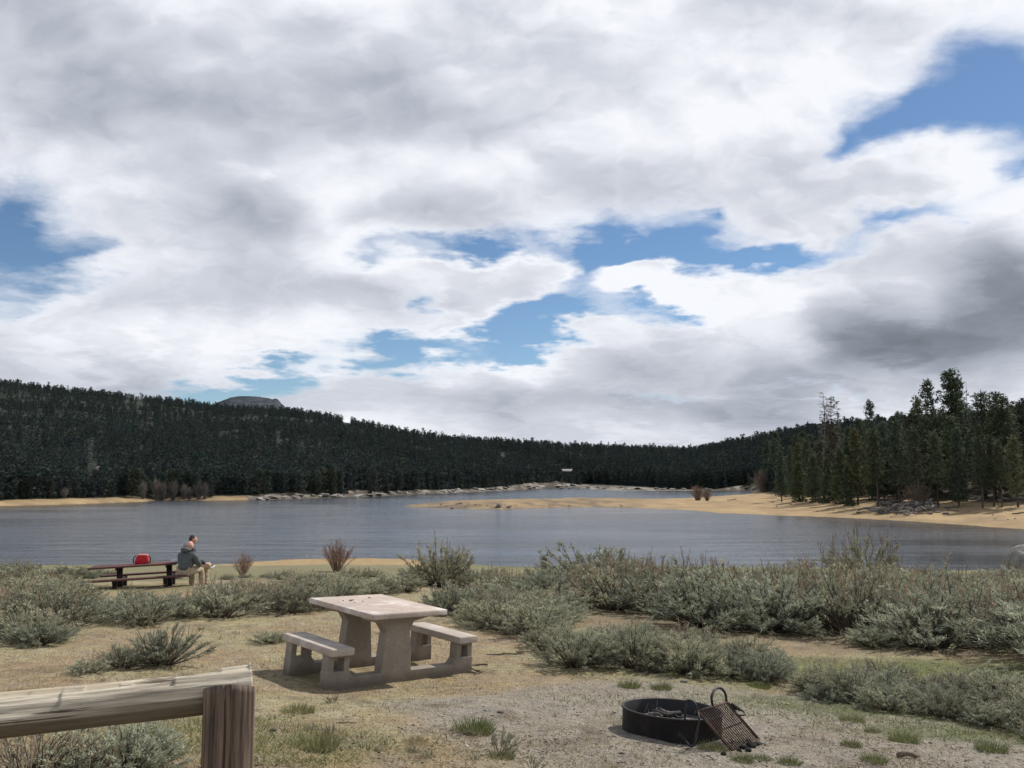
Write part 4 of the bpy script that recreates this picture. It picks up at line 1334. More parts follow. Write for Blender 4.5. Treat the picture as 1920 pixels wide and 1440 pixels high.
# grate: leans from the right-hand rim down to the gravel
bpy.context.view_layer.update()
BLc = hit1(1372, 1408); BRc = hit1(1423, 1386)
TLc = at(1308, 1334, BLc.y - .06); TRc = TLc + (BRc - BLc)
gr_o = thing('grate', '', '', (0, 0, 0)); del gr_o['label']; del gr_o['category']
gr_o.parent = fp
inv = fp.matrix_world.inverted()
mb = MB()
L = lambda p: inv @ p
for a_, b_ in ((TLc, TRc), (TRc, BRc), (BRc, BLc), (BLc, TLc)): mb.tube([L(a_), L(b_)], .0095, 8)
obj('grate_frame', mb.mesh('grate_frame', True), M['rust'], gr_o)
mb = MB()
for k in range(1, 15):
    f_ = k / 15
    mb.tube([L(TLc.lerp(TRc, f_)), L(BLc.lerp(BRc, f_))], .0052, 6)
for f_ in (.5,): mb.tube([L(TLc.lerp(BLc, f_)) - Vector((0, 0, .010)), L(TRc.lerp(BRc, f_)) - Vector((0, 0, .010))], .006, 6)
gb = obj('bars', mb.mesh('bars', True), M['rust'], gr_o)
gu_ = (TRc - TLc).normalized(); gl_ = (TLc - BLc).normalized(); gn_ = gu_.cross(gl_); gn_ = gn_ if gn_.z > 0 else -gn_


def bez(pts, n=8):
    """smooth curve through points (Catmull-Rom)"""
    P = [Vector(p) for p in pts]; P = [P[0] * 2 - P[1]] + P + [P[-1] * 2 - P[-2]]
    out = []
    for i in range(1, len(P) - 2):
        for k in range(n):
            t_ = k / n
            out.append(.5 * ((2 * P[i]) + (P[i + 1] - P[i - 1]) * t_ + (2 * P[i - 1] - 5 * P[i] + 4 * P[i + 1] - P[i + 2]) * t_ ** 2 + (3 * P[i] - P[i - 1] - 3 * P[i + 1] + P[i + 2]) * t_ ** 3))
    return out + [P[-2]]


# arched handle standing on the upper edge
hA, hB = TLc.lerp(TRc, .50), TLc.lerp(TRc, .98)
hu = (Vector((0, 0, 1)) * .9 + gl_ * .2).normalized()
mb = MB(); mb.tube([L(p) for p in bez([hA, hA + hu * .07, hA.lerp(hB, .22) + hu * .118, hA.lerp(hB, .5) + hu * .132, hA.lerp(hB, .78) + hu * .118, hB + hu * .07, hB])], .0105, 8)
obj('handle', mb.mesh('handle', True), M['steel'], gr_o)


def coil(c0, c1, r_, turns, n=14):
    d_ = (c1 - c0); l_ = d_.length; d_.normalize(); a_ = d_.cross(Vector((0, 0, 1))).normalized(); b2 = d_.cross(a_)
    return [c0 + d_ * (l_ * i / (turns * n)) + a_ * (r_ * math.cos(2 * math.pi * i / n)) + b2 * (r_ * math.sin(2 * math.pi * i / n)) for i in range(turns * n + 1)]


yo = TLc.y - 7.0
pv = [at(1287, 1313.5, 7.05 + yo), at(1297, 1314, 7.03 + yo), at(1305, 1322, 7.0 + yo), at(1308, 1335, 6.98 + yo), at(1311, 1348, 6.93 + yo), at(1307, 1372, 6.9 + yo), at(1303, 1392, 6.87 + yo), at(1297, 1400, 6.86 + yo), at(1291, 1396, 6.86 + yo), at(1286, 1390, 6.87 + yo)]
mb = MB(); mb.tube([L(p) for p in bez(pv)], .0085, 8)
mb.tube([L(p) for p in coil(pv[-1], at(1273, 1376, 6.9 + yo), .010, 7)], .0045, 6)
obj('side_handle', mb.mesh('side_handle', True), M['steel'], gr_o)
pv = [TRc, TRc + (BRc - TRc) * .18 + gn_ * .02, at(1383, 1340, 7.3 + yo), at(1396, 1340, 7.36 + yo), at(1394, 1334, 7.4 + yo), at(1388, 1331, 7.42 + yo)]
mb = MB(); mb.tube([L(p) for p in bez(pv)], .0085, 8)
mb.tube([L(p) for p in coil(pv[-1], at(1371, 1319, 7.46 + yo), .012, 7)], .0048, 6)
obj('side_handle', mb.mesh('side_handle', True), M['steel'], gr_o)
mb = MB(); mb.tube([L(at(1287, 1313.5, 7.05 + yo)), L(at(1285, 1330, 7.06 + yo)), L(at(1284, 1352, 7.0 + yo))], .0085, 8); mb.tube([L(TLc), L(at(1302, 1340, 6.97 + yo))], .012, 8)
obj('hinge_arm', mb.mesh('hinge_arm', True), M['steel'], gr_o)
for k, (x_, y_, r_, lb) in enumerate([(1394, 1404, .035, 'black charcoal lump just below the lower corner of the grate'), (1408, 1401, .045, 'largest charcoal lump right below the grate edge'), (1421, 1397, .03, 'charcoal lump at the right end of the grate edge'), (1404, 1409, .028, 'small charcoal bit in front of the charcoal lumps'), (1386, 1409, .022, 'small charcoal bit left of the charcoal lumps'), (1357, 1416, .026, 'lone round charcoal lump on gravel left below the grate')]):
    P = hit1(x_, y_); o = obj('charcoal', rock_mesh('charcoal', 60 + k, (.02, .02, .02), 1, .8, .6, 2), M['char']); o.location = (P.x, P.y, P.z + r_ * .4); o.scale = (r_ * 2.2,) * 3
    tag(o, lb, 'charcoal')

# ------------------------------------------------------------------ dark brown wooden picnic table by the shore
M['brown'] = simple('brown_painted_wood', (.085, .036, .032), (.135, .062, .054), 6, .7, .25, .4, 30, .004, 0, (1, 12, 12))
M['brown_d'] = simple('brown_steel_leg', (.022, .012, .012), (.035, .02, .02), 6, .6, .3, 0)
WY = 24.2
wl, wr = at(173, 1063, WY - .35), at(336, 1053, WY + .1)
ctr_ = (wl + wr) / 2
ang = math.atan2(wr.y - wl.y, wr.x - wl.x); tilt_ = math.atan2((wr - wl).z, (wr - wl).xy.length)
WL = (wr - wl).length
gq = .76
wt = thing('wooden_picnic_table', 'dark reddish-brown plank picnic table with two benches near the shore', 'picnic table', ctr_ - Vector((0, 0, gq)), (0, -tilt_, ang))


def planks(name, x0, x1, yc, w_, n_, z_, th_):
    mb = MB(); pw = w_ / n_
    for k in range(n_): mb.box(((x0 + x1) / 2, yc - w_ / 2 + pw * (k + .5), z_ - th_ / 2), (x1 - x0, pw - .012, th_))
    return bevel_mesh(mb.mesh(name), .004, 1)


obj('tabletop', planks('tabletop', -WL / 2, WL / 2, 0, .74, 5, .76, .045), M['brown'], wt)
obj('seat', planks('seat', -WL / 2 - .18, WL / 2 + .42, -.66, .27, 2, .46, .045), M['brown'], wt)
obj('seat', planks('seat', -WL / 2 + .1, WL / 2 + .05, .66, .27, 2, .46, .045), M['brown'], wt)
for k, x_ in enumerate((-WL / 2 + .72, WL / 2 - .22)):
    mb = MB()
    mb.box((x_, 0, .357), (.13, .13, .71)); mb.box((x_, 0, .682), (.09, .66, .06))
    mb.box((x_, 0, .38), (.075, 1.5, .062)); mb.box((x_, -.60, .175), (.10, .09, .36)); mb.box((x_, .60, .175), (.10, .09, .36))
    obj('leg_frame', mb.mesh('leg_frame'), M['brown_d'], wt)
bpy.context.view_layer.update()
MW = wt.matrix_world.copy()
# red cool bag
bp = MW @ Vector((-WL / 2 + WL * .575, .06, .76))
bag = thing('cooler_bag', 'red insulated lunch bag with dark straps on the brown wooden table', 'bag', bp, (0, .03, ang + .1))
M['red'] = simple('red_nylon', (.42, .012, .022), (.52, .02, .03), 12, .6, .3, .3, 30, .006)
M['lid'] = simple('pale_red_lid', (.50, .16, .15), (.58, .22, .2), 12, .6, .3, .2)
M['blk'] = simple('black_webbing', (.015, .015, .018), (.03, .03, .033), 20, .7, .3, .2)
mb = MB()
secs = [(0, .165, .100), (.03, .185, .112), (.12, .170, .112), (.225, .138, .095)]
V_ = []
for z_, a_, b_ in secs:
    for k in range(32):
        th_ = 2 * math.pi * k / 32; cx_, sx_ = math.cos(th_), math.sin(th_); e_ = .55
        V_.append((a_ * math.copysign(abs(cx_) ** e_, cx_) + .03 * z_, b_ * math.copysign(abs(sx_) ** e_, sx_), z_))
f_ = [(j * 32 + k, j * 32 + (k + 1) % 32, (j + 1) * 32 + (k + 1) % 32, (j + 1) * 32 + k) for j in range(3) for k in range(32)]
mb.add(V_, None, f_)
mb.add([(0, 0, 0)] + V_[:32], [(0, (k + 1) % 32 + 1, k + 1) for k in range(32)])
obj('body', mb.mesh('bag_body', True), M['red'], bag)
V2 = [(x * 1.03, y * 1.03, .222) for x, y, z in V_[96:]] + [(x * 1.03, y * 1.03, .246) for x, y, z in V_[96:]] + [(x * .9, y * .9, .254) for x, y, z in V_[96:]] + [(0, 0, .256)]
mb = MB(); mb.add(V2, [(64 + k, 64 + (k + 1) % 32, 96) for k in range(32)], [(j * 32 + k, j * 32 + (k + 1) % 32, (j + 1) * 32 + (k + 1) % 32, (j + 1) * 32 + k) for j in range(2) for k in range(32)])
obj('lid', mb.mesh('bag_lid', True), M['lid'], bag)
for s_ in (-1, 1):
    mb = MB(); mb.tube([L_ for L_ in bez([(s_ * .165, 0, .21), (s_ * .205, -.02, .16), (s_ * .215, -.03, .08), (s_ * .20, -.05, .015)])], .014, 6)
    obj('strap', mb.mesh('strap', True), M['blk'], bag)
mb = MB(); mb.tube(bez([(.05, -.15, .008), (.09, -.19, .03), (.16, -.17, .05), (.20, -.10, .03)]), .012, 6)
obj('strap', mb.mesh('strap', True), M['blk'], bag)
wpos = MW @ Vector((WL / 2 - .06, -.14, .76))
M['white'] = simple('white_card', (.72, .72, .72), (.8, .8, .8), 5, .7, .2, 0)
mb = MB(); mb.box((0, 0, .025), (.15, .10, .05)); me = bevel_mesh(mb.mesh('tub'), .012)
tub = thing('food_tub', 'small white food tub at the right end of the brown wooden table', 'container', wpos, (0, 0, ang + .2))
obj('body', me, M['white'], tub)
mb = MB(); mb.box((0, 0, .056), (.165, .112, .010)); obj('lid', bevel_mesh(mb.mesh('tub_lid'), .003), M['white'], tub)


# ------------------------------------------------------------------ people
def skin_mesh(name, nodes, edges, sub=2, root=0, smooth=True):
    """nodes: (x, y, z, r) ; edges : pairs"""
    me = bpy.data.meshes.new('tmp'); me.from_pydata([n[:3] for n in nodes], edges, [])
    o = bpy.data.objects.new('tmp', me); col.objects.link(o)
    sk = o.modifiers.new('Skin', 'SKIN'); sk.use_smooth_shade = True; sk.branch_smoothing = .6
    for i_, n in enumerate(nodes):
        r_ = n[3]; rr = r_ if hasattr(r_, '__len__') else (r_, r_)
        me.skin_vertices[0].data[i_].radius = rr
        me.skin_vertices[0].data[i_].use_root = (i_ == root)
    if sub:
        sb_ = o.modifiers.new('Subsurf', 'SUBSURF'); sb_.levels = sub; sb_.render_levels = sub
    dg = bpy.context.evaluated_depsgraph_get(); dg.update()
    out = bpy.data.meshes.new_from_object(o.evaluated_get(dg)); out.name = name
    bpy.data.objects.remove(o); bpy.data.meshes.remove(me)
    for p_ in out.polygons: p_.use_smooth = True
    out.materials.clear()
    return out


def head_mesh(c, fwd, size, down=0.0):
    """head with brow, nose, mouth, chin, ears and eye sockets; c = centre, fwd = unit facing direction"""
    bm = bmesh.new(); bmesh.ops.create_uvsphere(bm, u_segments=40, v_segments=28, radius=1)
    for v in bm.verts:
        x, y, z = v.co           # y is forward
        w = .076; d = .098; h = .118
        X_, Y_, Z_ = x * w, y * d, z * h
        if z < 0: X_ *= 1 - .28 * (-z) ** 1.3; Y_ *= 1 - .12 * (-z)
        if y < 0 and z < -.2: Y_ *= 1 + .25 * z
        g = lambda cx, cz, sx2, sz2: math.exp(-((x - cx) / sx2) ** 2 - ((z - cz) / sz2) ** 2) * (1 if y > 0 else 0)
        Y_ += .026 * g(0, -.14, .13, .17) + .010 * g(0, .05, .10, .2)
        Y_ += .006 * g(0, .22, .55, .10) - .012 * g(.38, .06, .17, .10) - .012 * g(-.38, .06, .17, .10)
        Y_ += .006 * g(0, -.43, .25, .05) - .006 * g(0, -.49, .26, .03) + .006 * g(0, -.55, .22, .05) + .013 * g(0, -.80, .32, .16)
        e_ = math.exp(-((y + .08) / .17) ** 2 - ((z + .02) / .24) ** 2) * (1 if abs(x) > .6 else 0)
        X_ += math.copysign(.022 * e_, x); Y_ -= .008 * e_
        v.co = (X_, Y_, Z_)
    for s_ in (-1, 1):
        r_ = bmesh.ops.create_uvsphere(bm, u_segments=10, v_segments=8, radius=.012)
        for v in r_['verts']: v.co += Vector((s_ * .029, .075, .006))
    f2 = Vector(fwd).normalized(); rt = f2.cross(Vector((0, 0, 1))).normalized(); up = rt.cross(f2).normalized()
    Mx = Matrix((rt, f2, up)).transposed().to_4x4()
    bmesh.ops.transform(bm, matrix=Matrix.Translation(c) @ Mx @ Matrix.Scale(size, 4), verts=bm.verts)
    me = bpy.data.meshes.new('head'); bm.to_mesh(me); bm.free()
    for p_ in me.polygons: p_.use_smooth = True
    return me, Matrix.Translation(c) @ Mx @ Matrix.Scale(size, 4)


def hand_mesh(wrist, d, palm_n, side_):
    """palm, four curled fingers of unequal length and a thumb leaving the side of the palm"""
    d = Vector(d).normalized(); n = Vector(palm_n); n = (n - d * n.dot(d)).normalized(); s = d.cross(n).normalized() * side_
    ms = []
    wr_ = Vector(wrist)
    nodes = [(*(wr_ - d * .02), (.024, .02)), (*(wr_ + d * .035), (.036, .016)), (*(wr_ + d * .085), (.040, .014))]
    ms.append(skin_mesh('palm', nodes, [(0, 1), (1, 2)], 2, 0))
    for k, (off, ln) in enumerate(((.030, .070), (.010, .080), (-.010, .075), (-.029, .058))):
        b0 = wr_ + d * .08 + s * off
        pts = [b0, b0 + d * ln * .42 + n * .008, b0 + d * ln * .72 + n * .028, b0 + d * ln * .86 + n * .052]
        ms.append(skin_mesh('finger', [(*p_, .0095 - .001 * i_) for i_, p_ in enumerate(pts)], [(0, 1), (1, 2), (2, 3)], 2, 0))
    b0 = wr_ + d * .03 + s * .030
    pts = [b0, b0 + d * .025 + s * .022 + n * .008, b0 + d * .052 + s * .028 + n * .020, b0 + d * .074 + s * .024 + n * .030]
    ms.append(skin_mesh('thumb', [(*p_, .0115 - .001 * i_) for i_, p_ in enumerate(pts)], [(0, 1), (1, 2), (2, 3)], 2, 0))
    return ms


M['skin'] = simple('skin', (.52, .27, .20), (.60, .34, .26), 18, .55, .35, .15, 90, .001)
M['jacketA'] = simple('grey_blue_jacket', (.075, .088, .092), (.115, .13, .133), 14, .8, .2, .5, 22, .02)
M['jacketB'] = simple('dark_jacket', (.03, .034, .038), (.05, .055, .06), 14, .8, .2, .5, 22, .02)
M['hoodB'] = simple('grey_hood', (.32, .32, .30), (.40, .40, .38), 14, .85, .1, .5, 30, .01)
M['khaki'] = simple('khaki_cloth', (.36, .29, .20), (.44, .36, .26), 14, .85, .1, .5, 26, .015)
M['navy'] = simple('dark_trousers', (.03, .03, .035), (.05, .048, .05), 14, .85, .1, .5, 26, .015)
M['shoe'] = simple('brown_shoe', (.06, .04, .028), (.10, .068, .05), 20, .6, .3, .2)
M['sole'] = simple('pale_sole', (.6, .58, .54), (.66, .64, .6), 20, .7, .2, 0)
M['hair'] = simple('dark_hair', (.016, .013, .011), (.05, .04, .034), 40, .6, .4, .8, 120, .004)


def person(loc, rz, label, J, jacket, trousers, hair=None, hood=None, headfwd=(0, 1, 0), bald=False):
    t0 = thing('person', label, 'person', loc, (0, 0, rz), 1.0)
    # one continuous body under the clothes: trunk, neck, arms, legs, feet
    nd, ed = [], []
    def add(p, r, link=None):
        nd.append((*p, r)); i_ = len(nd) - 1
        if link is not None: ed.append((link, i_))
        return i_
    pel = add(J['pelvis'], (.135, .11)); sp = add(J['spine'], (.13, .10), pel); ch = add(J['chest'], (.15, .11), sp); nk = add(J['neck'], .055, ch); hd = add(J['headbase'], .052, nk)
    for s_ in ('l', 'r'):
        sh_ = add(J['sho_' + s_], .058, ch); el_ = add(J['elb_' + s_], .043, sh_); wr_ = add(J['wri_' + s_], .027, el_)
        hp = add(J['hip_' + s_], .088, pel); kn = add(J['kne_' + s_], .060, hp); ca = add([(a + b) / 2 for a, b in zip(J['kne_' + s_], J['ank_' + s_])], .055, kn); an = add(J['ank_' + s_], .038, ca); add([a * .6 + b * .4 for a, b in zip(J['ank_' + s_], J['toe_' + s_])], .026, an)
    parts_ = [(skin_mesh('body', nd, ed, 1, pel), Matrix())]
    hme, HM = head_mesh(J['head'], headfwd, 1.0)
    parts_.append((hme, Matrix()))
    for s_, sg in (('l', -1), ('r', 1)):
        d_ = Vector(J['wri_' + s_]) - Vector(J['elb_' + s_])
        for hm in hand_mesh(J['wri_' + s_], J.get('hdir_' + s_, d_), J.get('hpalm_' + s_, (0, 0, -1)), -sg): parts_.append((hm, Matrix()))
    bme = join_meshes(parts_, 'body')
    for p_ in bme.polygons: p_.use_smooth = True
    obj('body', bme, M['skin'], t0)
    # jacket
    nd, ed = [], []
    hem = add([J['pelvis'][0], J['pelvis'][1] + .01, J['pelvis'][2] - .01], (.235, .20)); sp = add(J['spine'], (.245, .20), hem); ch = add(J['chest'], (.235, .185), sp)
    col_ = add([a * .35 + b * .65 for a, b in zip(J['chest'], J['neck'])], (.13, .12), ch)
    for s_ in ('l', 'r'):
        sh_ = add(J['sho_' + s_], .105, ch); el_ = add(J['elb_' + s_], .082, sh_)
        mid = [a * .3 + b * .7 for a, b in zip(J['elb_' + s_], J['wri_' + s_])]; add(mid, .054, el_); add([a * .06 + b * .94 for a, b in zip(J['elb_' + s_], J['wri_' + s_])], .046, len(nd) - 1)
    jm = skin_mesh('jacket', nd, ed, 2, hem)
    for v in jm.vertices:        # folds
        p_ = v.co; k_ = math.sin(p_.z * 38 + p_.x * 17 + 3 * math.sin(p_.x * 13)) * .006 + math.sin(p_.z * 71 + p_.y * 40) * .003
        v.co = p_ + v.normal * k_
    obj('jacket', jm, jacket, t0)
    # hood lying on the shoulders
    nk_ = Vector(J['neck'])
    mb = MB(); ring = [nk_ + Vector((.098 * math.cos(a_), -.045 + .088 * math.sin(a_) - .02, -.01 + (.022 if math.sin(a_) < 0 else -.03))) for a_ in np.linspace(math.pi * .92, math.pi * 2.08, 15)]
    mb.tube([tuple(p_) for p_ in ring], [.03 + .045 * math.sin(math.pi * k / 14) for k in range(15)], 12)
    obj('hood', mb.mesh('hood', True), hood or jacket, t0)
    # trousers
    nd, ed = [], []
    pel = add(J['pelvis'], (.165, .13))
    for s_ in ('l', 'r'):
        hp = add(J['hip_' + s_], .108, pel); kn = add(J['kne_' + s_], .083, hp); ca = add([(a + b) / 2 for a, b in zip(J['kne_' + s_], J['ank_' + s_])], .079, kn); add([a * .04 + b * .96 for a, b in zip(J['kne_' + s_], J['ank_' + s_])], .07, ca)
    tm = skin_mesh('trousers', nd, ed, 2, pel)
    for v in tm.vertices:
        p_ = v.co; v.co = p_ + v.normal * (math.sin(p_.z * 50 + p_.y * 21) * .005)
    obj('trousers', tm, trousers, t0)
    for s_ in ('l', 'r'):
        a_, b_ = Vector(J['ank_' + s_]), Vector(J['toe_' + s_]); d_ = (b_ - a_)
        heel = a_ - d_.normalized() * .06
        dn = Vector(J.get('sole_' + s_, (0, 0, -1)))
        sm = skin_mesh('shoe', [(*(heel + dn * .045), (.042, .045)), (*(a_ + dn * .035 + d_ * .25), (.046, .050)), (*(b_ + dn * .012 - d_ * .1), (.050, .035)), (*(b_ + dn * .016 + d_ * .12), (.038, .026)), (*(a_ + dn * .0), .05)], [(0, 1), (1, 2), (2, 3), (1, 4)], 2, 1)
        so_ = obj('shoe', sm, M['shoe'], t0)
        s0, s1 = heel + dn * .092 - d_ * .06, b_ + dn * .050 + d_ * .18
        mb = MB(); mb.tube([s0, s0.lerp(s1, .3), s0.lerp(s1, .75), s1], [.034, .042, .046, .03], 10)
        zm = mb.mesh('sole', True)
        obj('sole', zm, M['sole'], so_)
    if hair is not None:
        bm = bmesh.new(); bmesh.ops.create_uvsphere(bm, u_segments=28, v_segments=20, radius=1)
        bmesh.ops.delete(bm, geom=[v for v in bm.verts if v.co.z < -.32 + .75 * max(0, v.co.y + .25) or (v.co.z < .35 and v.co.y > .45)], context='VERTS')
        for v in bm.verts: v.co = Vector((v.co.x * .083, v.co.y * .104 - .004, v.co.z * .123 + .002)) * (1 + .03 * math.sin(v.co.x * 40 + v.co.y * 55))
        bmesh.ops.transform(bm, matrix=HM, verts=bm.verts)
        hm = bpy.data.meshes.new('hair'); bm.to_mesh(hm); bm.free()
        for p_ in hm.polygons: p_.use_smooth = True
        obj('hair', hm, hair, t0)
    return t0


SEAT = .46
JA = dict(pelvis=(0, 0, SEAT + .10), spine=(0, .01, SEAT + .28), chest=(0, .06, SEAT + .50), neck=(0, .10, SEAT + .645), headbase=(0, .125, SEAT + .68), head=(0, .155, SEAT + .755),
          sho_l=(-.20, .06, SEAT + .55), sho_r=(.20, .06, SEAT + .55), elb_l=(-.29, .16, SEAT + .30), elb_r=(.28, .17, SEAT + .29), wri_l=(-.17, .39, SEAT + .22), wri_r=(.17, .41, SEAT + .21),
          hip_l=(-.10, .04, SEAT + .09), hip_r=(.10, .04, SEAT + .09), kne_l=(-.14, .46, SEAT + .10), kne_r=(.16, .46, SEAT + .11), ank_l=(-.14, .46, .12), ank_r=(.17, .50, .12), toe_l=(-.16, .62, .05), toe_r=(.20, .66, .05))
JB = dict(JA)
JB.update(spine=(0, .0, SEAT + .30), chest=(0, .03, SEAT + .54), neck=(0, .05, SEAT + .715), headbase=(0, .06, SEAT + .77), head=(0, .075, SEAT + .86), sho_l=(-.20, .03, SEAT + .59), sho_r=(.20, .03, SEAT + .59), elb_l=(-.27, .12, SEAT + .33), elb_r=(.27, .12, SEAT + .33),
          kne_r=(.12, .47, SEAT + .16), ank_r=(-.20, .56, SEAT + .13), toe_r=(-.33, .68, SEAT + .13), sole_r=(-.35, .3, -.9), kne_l=(-.16, .47, SEAT + .05))
pa = at(347, 1075, 23.75)
pz = (MW @ Vector((WL / 2 + .1, -.66, .46))).z
person((pa.x, pa.y, pz - SEAT), R(-18), 'bald person in grey hooded jacket and beige trousers seated on the near bench end', JA, M['jacketA'], M['khaki'], headfwd=(.15, .97, -.12))
pb = at(354, 1075, 24.30)
person((pb.x, pb.y, pz - SEAT + .03), R(-62), 'dark-haired person with crossed legs sitting beyond the bald one, mostly hidden', JB, M['jacketB'], M['khaki'], M['hair'], M['hoodB'], (.05, 1, 0))

# ------------------------------------------------------------------ small things on the ground
M['stick'] = simple('dead_stick', (.10, .075, .055), (.22, .175, .14), 20, .9, .1, .6, 40, .005)


def stick(px, py, Lm, rz, thick, label, pool=0, name='stick', cat='stick'):
    P = hit1(px, py); me = LOGS[pool].copy(); me.materials.clear()
    o = obj(name, me, M['stick']); o.location = (P.x, P.y, P.z + .025 * Lm * thick + .004); o.rotation_euler = (random.uniform(0, 6), .02, rz); o.scale = (Lm, Lm * thick, Lm * thick)
    return tag(o, label, cat)


stick(1707, 1421, .21, .25, 2.6, 'short grey driftwood chunk on the gravel among grass tufts', 2, 'wood_chunk', 'wood')
stick(650, 1357, .17, -.05, .7, 'thin dark stick on the dry grass right of the fence post', 0)
stick(1468, 1273, .55, -.35, .6, 'dark dead branch under the shrubs behind the fire ring', 1, 'branch', 'branch')
stick(1495, 1283, .8, -.3, .35, 'long pale thin branch lying right of the dark one behind the fire ring', 5, 'branch', 'branch')
stick(935, 1229, .34, .08, 1.2, 'left strip of bark lying on soil right of the concrete table', 4, 'bark_strip', 'bark')
stick(962, 1227, .30, .0, 1.3, 'middle strip of pale bark lying on soil right of the concrete table', 0, 'bark_strip', 'bark')
stick(985, 1224, .28, .12, 1.1, 'right strip of bark under the shrub right of the concrete table', 1, 'bark_strip', 'bark')
for k, (x_, y_) in enumerate([(872, 1256), (884, 1252), (893, 1258), (880, 1262), (866, 1262), (890, 1248), (899, 1263)]):
    stick(x_, y_, random.uniform(.22, .36), random.uniform(0, 3), 1.0, 'dead twig in the little heap at the right foot of the concrete bench', 1 + k % 3, 'dead_twig', 'twig')['group'] = 'dead twigs at the concrete bench foot'
def stone(px, py, r_, label, pool=ROCKS):
    P = hit1(px, py); o = obj('stone', random.choice(pool), M['rock']); o.location = (P.x, P.y, P.z + r_ * .2); o.rotation_euler = (.2, .1, random.uniform(0, 6)); o.scale = (r_ * 2, r_ * 2, r_ * 1.6)
    return tag(o, label, 'stone')


stone(1284, 1279, .055, 'pale flat stone at the foot of the shrubs behind the fire ring')
stone(517, 1345, .02, 'small white stone on the dry grass right of the fence post')
stone(902, 1291, .014, 'small white pebble on the bare soil in front of the concrete table')
stone(1274, 1401, .022, 'pale pebble at the front foot of the fire ring')
stone(513, 1370, .03, 'dark stone near the fence post below the white stone', DROCKS)
stone(938, 1336, .03, 'dark clod on bare soil above the green weed', DROCKS)
stone(1152, 1337, .02, 'dark pebble left of the fire ring rim', DROCKS)


# grass tufts and small weeds one can pick out
def tuft(n, L, w_, c1, c2, spread, lean=.5):
    mb = MB()
    P = np.zeros((n, 3)); a_ = rng.uniform(0, 6.28, n); r_ = spread * np.sqrt(rng.uniform(0, 1, n))
    P[:, 0] = r_ * np.cos(a_); P[:, 1] = r_ * np.sin(a_)
    D = np.stack([np.cos(a_) * lean * (r_ / spread + .2), np.sin(a_) * lean * (r_ / spread + .2), np.ones(n)], -1)
    f_ = rng.uniform(0, 1, (n, 1))
    leaf_cards(mb, P, D, L, w_, np.array(c1) + (np.array(c2) - np.array(c1)) * f_, .22)
    return mb.mesh('tuft')


TUFT = [tuft(330, .15, .010, (.10, .13, .045), (.21, .22, .10), .16), tuft(300, .13, .010, (.13, .15, .06), (.27, .24, .13), .17), tuft(240, .12, .009, (.23, .20, .10), (.33, .27, .15), .16)]
WEED = [sagebrush(16, 14, .055)]


def tuft_at(px, py, s_, which, label, group=None):
    P = hit1(px, py); o = obj('grass_tuft', TUFT[which], M['grass']); o.location = (P.x, P.y, P.z - .01); o.rotation_euler = (0, 0, random.uniform(0, 6)); o.scale = (s_ * .45, s_ * .45, s_ * .38)
    return tag(o, label, 'grass', group)


for px, py, s_, k_, lb in [(1392, 1427, 1.0, 0, 'bright green grass tuft just below the grate, left of two'), (1428, 1424, .8, 0, 'smaller grass tuft right below the charcoal lumps'), (1480, 1432, 1.0, 0, 'green grass tuft at the bottom edge right of the grate'), (1640, 1428, 1.15, 0, 'bright green grass tuft left of the grey wood chunk'), (1695, 1390, 1.5, 0, 'largest green grass tuft on the right gravel'), (1635, 1372, .8, 0, 'small green tuft above the largest tuft on the right gravel'), (1596, 1398, 1.0, 0, 'pair of low green tufts left of the largest tuft'), (1598, 1352, 1.4, 1, 'yellow-green tuft on the gravel below the low silvery shrubs'),
                               (1336, 1405, 1.3, 1, 'yellowish tuft at the foot of the grate side handle'), (890, 1372, 2.0, 0, 'wide green grass patch above the green weed'), (940, 1420, 1.1, 1, 'yellow-green tuft below the green weed'), (780, 1392, 1.0, 2, 'straw tuft below the concrete table on dry soil'), (1180, 1288, 1.5, 0, 'green tuft at the edge of the shrubs left of the fire ring'), (1240, 1292, 1.4, 0, 'green tuft behind the fire ring rim'), (1425, 1290, 1.3, 0, 'green tuft behind the grate handle'), (1860, 1408, 1.5, 0, 'green grass at the right end of the gravel under the shrubs'),
                               (590, 1400, 2.0, 1, 'greenish tuft right of the fence post near the bottom edge'), (560, 1335, 1.6, 1, 'low green tuft right of the fence post below the table shadow')]:
    tuft_at(px, py, s_, k_, lb)
for px, py, h_, lb in [(936, 1412, 56, 'leafy green weed on the dry soil below the concrete table'), (770, 1412, 24, 'small grey-green weed near the bottom edge below the table, left of two'), (804, 1420, 26, 'small grey-green weed near the bottom edge below the table, right of two'), (888, 1425, 22, 'dry little weed left below the leafy green weed'), (1002, 1442, 36, 'dark green weed at the bottom edge right of the leafy one'), (625, 1318, 24, 'tiny weed at the tip of the concrete table shadow'), (585, 1368, 22, 'tiny grey weed right of the fence post beside a stick'), (620, 1375, 26, 'little grey weed left of the thin dark stick')]:
    sage_at(px, py, h_, lb, WEED, None, .95, None, 'weed', 'plant')

# ------------------------------------------------------------------ ground cover nobody could count
def scatter(n, x0, x1, y0, y1, dmax=45):
    P = hit(rng.uniform(x0, x1, n), rng.uniform(y0, y1, n), 2.0, dmax, 260)
    return P[~np.isnan(P[:, 0])]


def clear_of(P, extra=0.0):
    k_ = np.ones(len(P), bool)
    k_ &= np.hypot(P[:, 0] - FX, P[:, 1] - FY) > .45
    l_ = np.stack([P[:, 0] - TX, P[:, 1] - TY], -1)
    a_ = l_[:, 0] * math.cos(TH) + l_[:, 1] * math.sin(TH); b_ = -l_[:, 0] * math.sin(TH) + l_[:, 1] * math.cos(TH)
    k_ &= ~((np.abs(a_ - .1) < 1.05) & (np.abs(b_) < .52))
    return k_


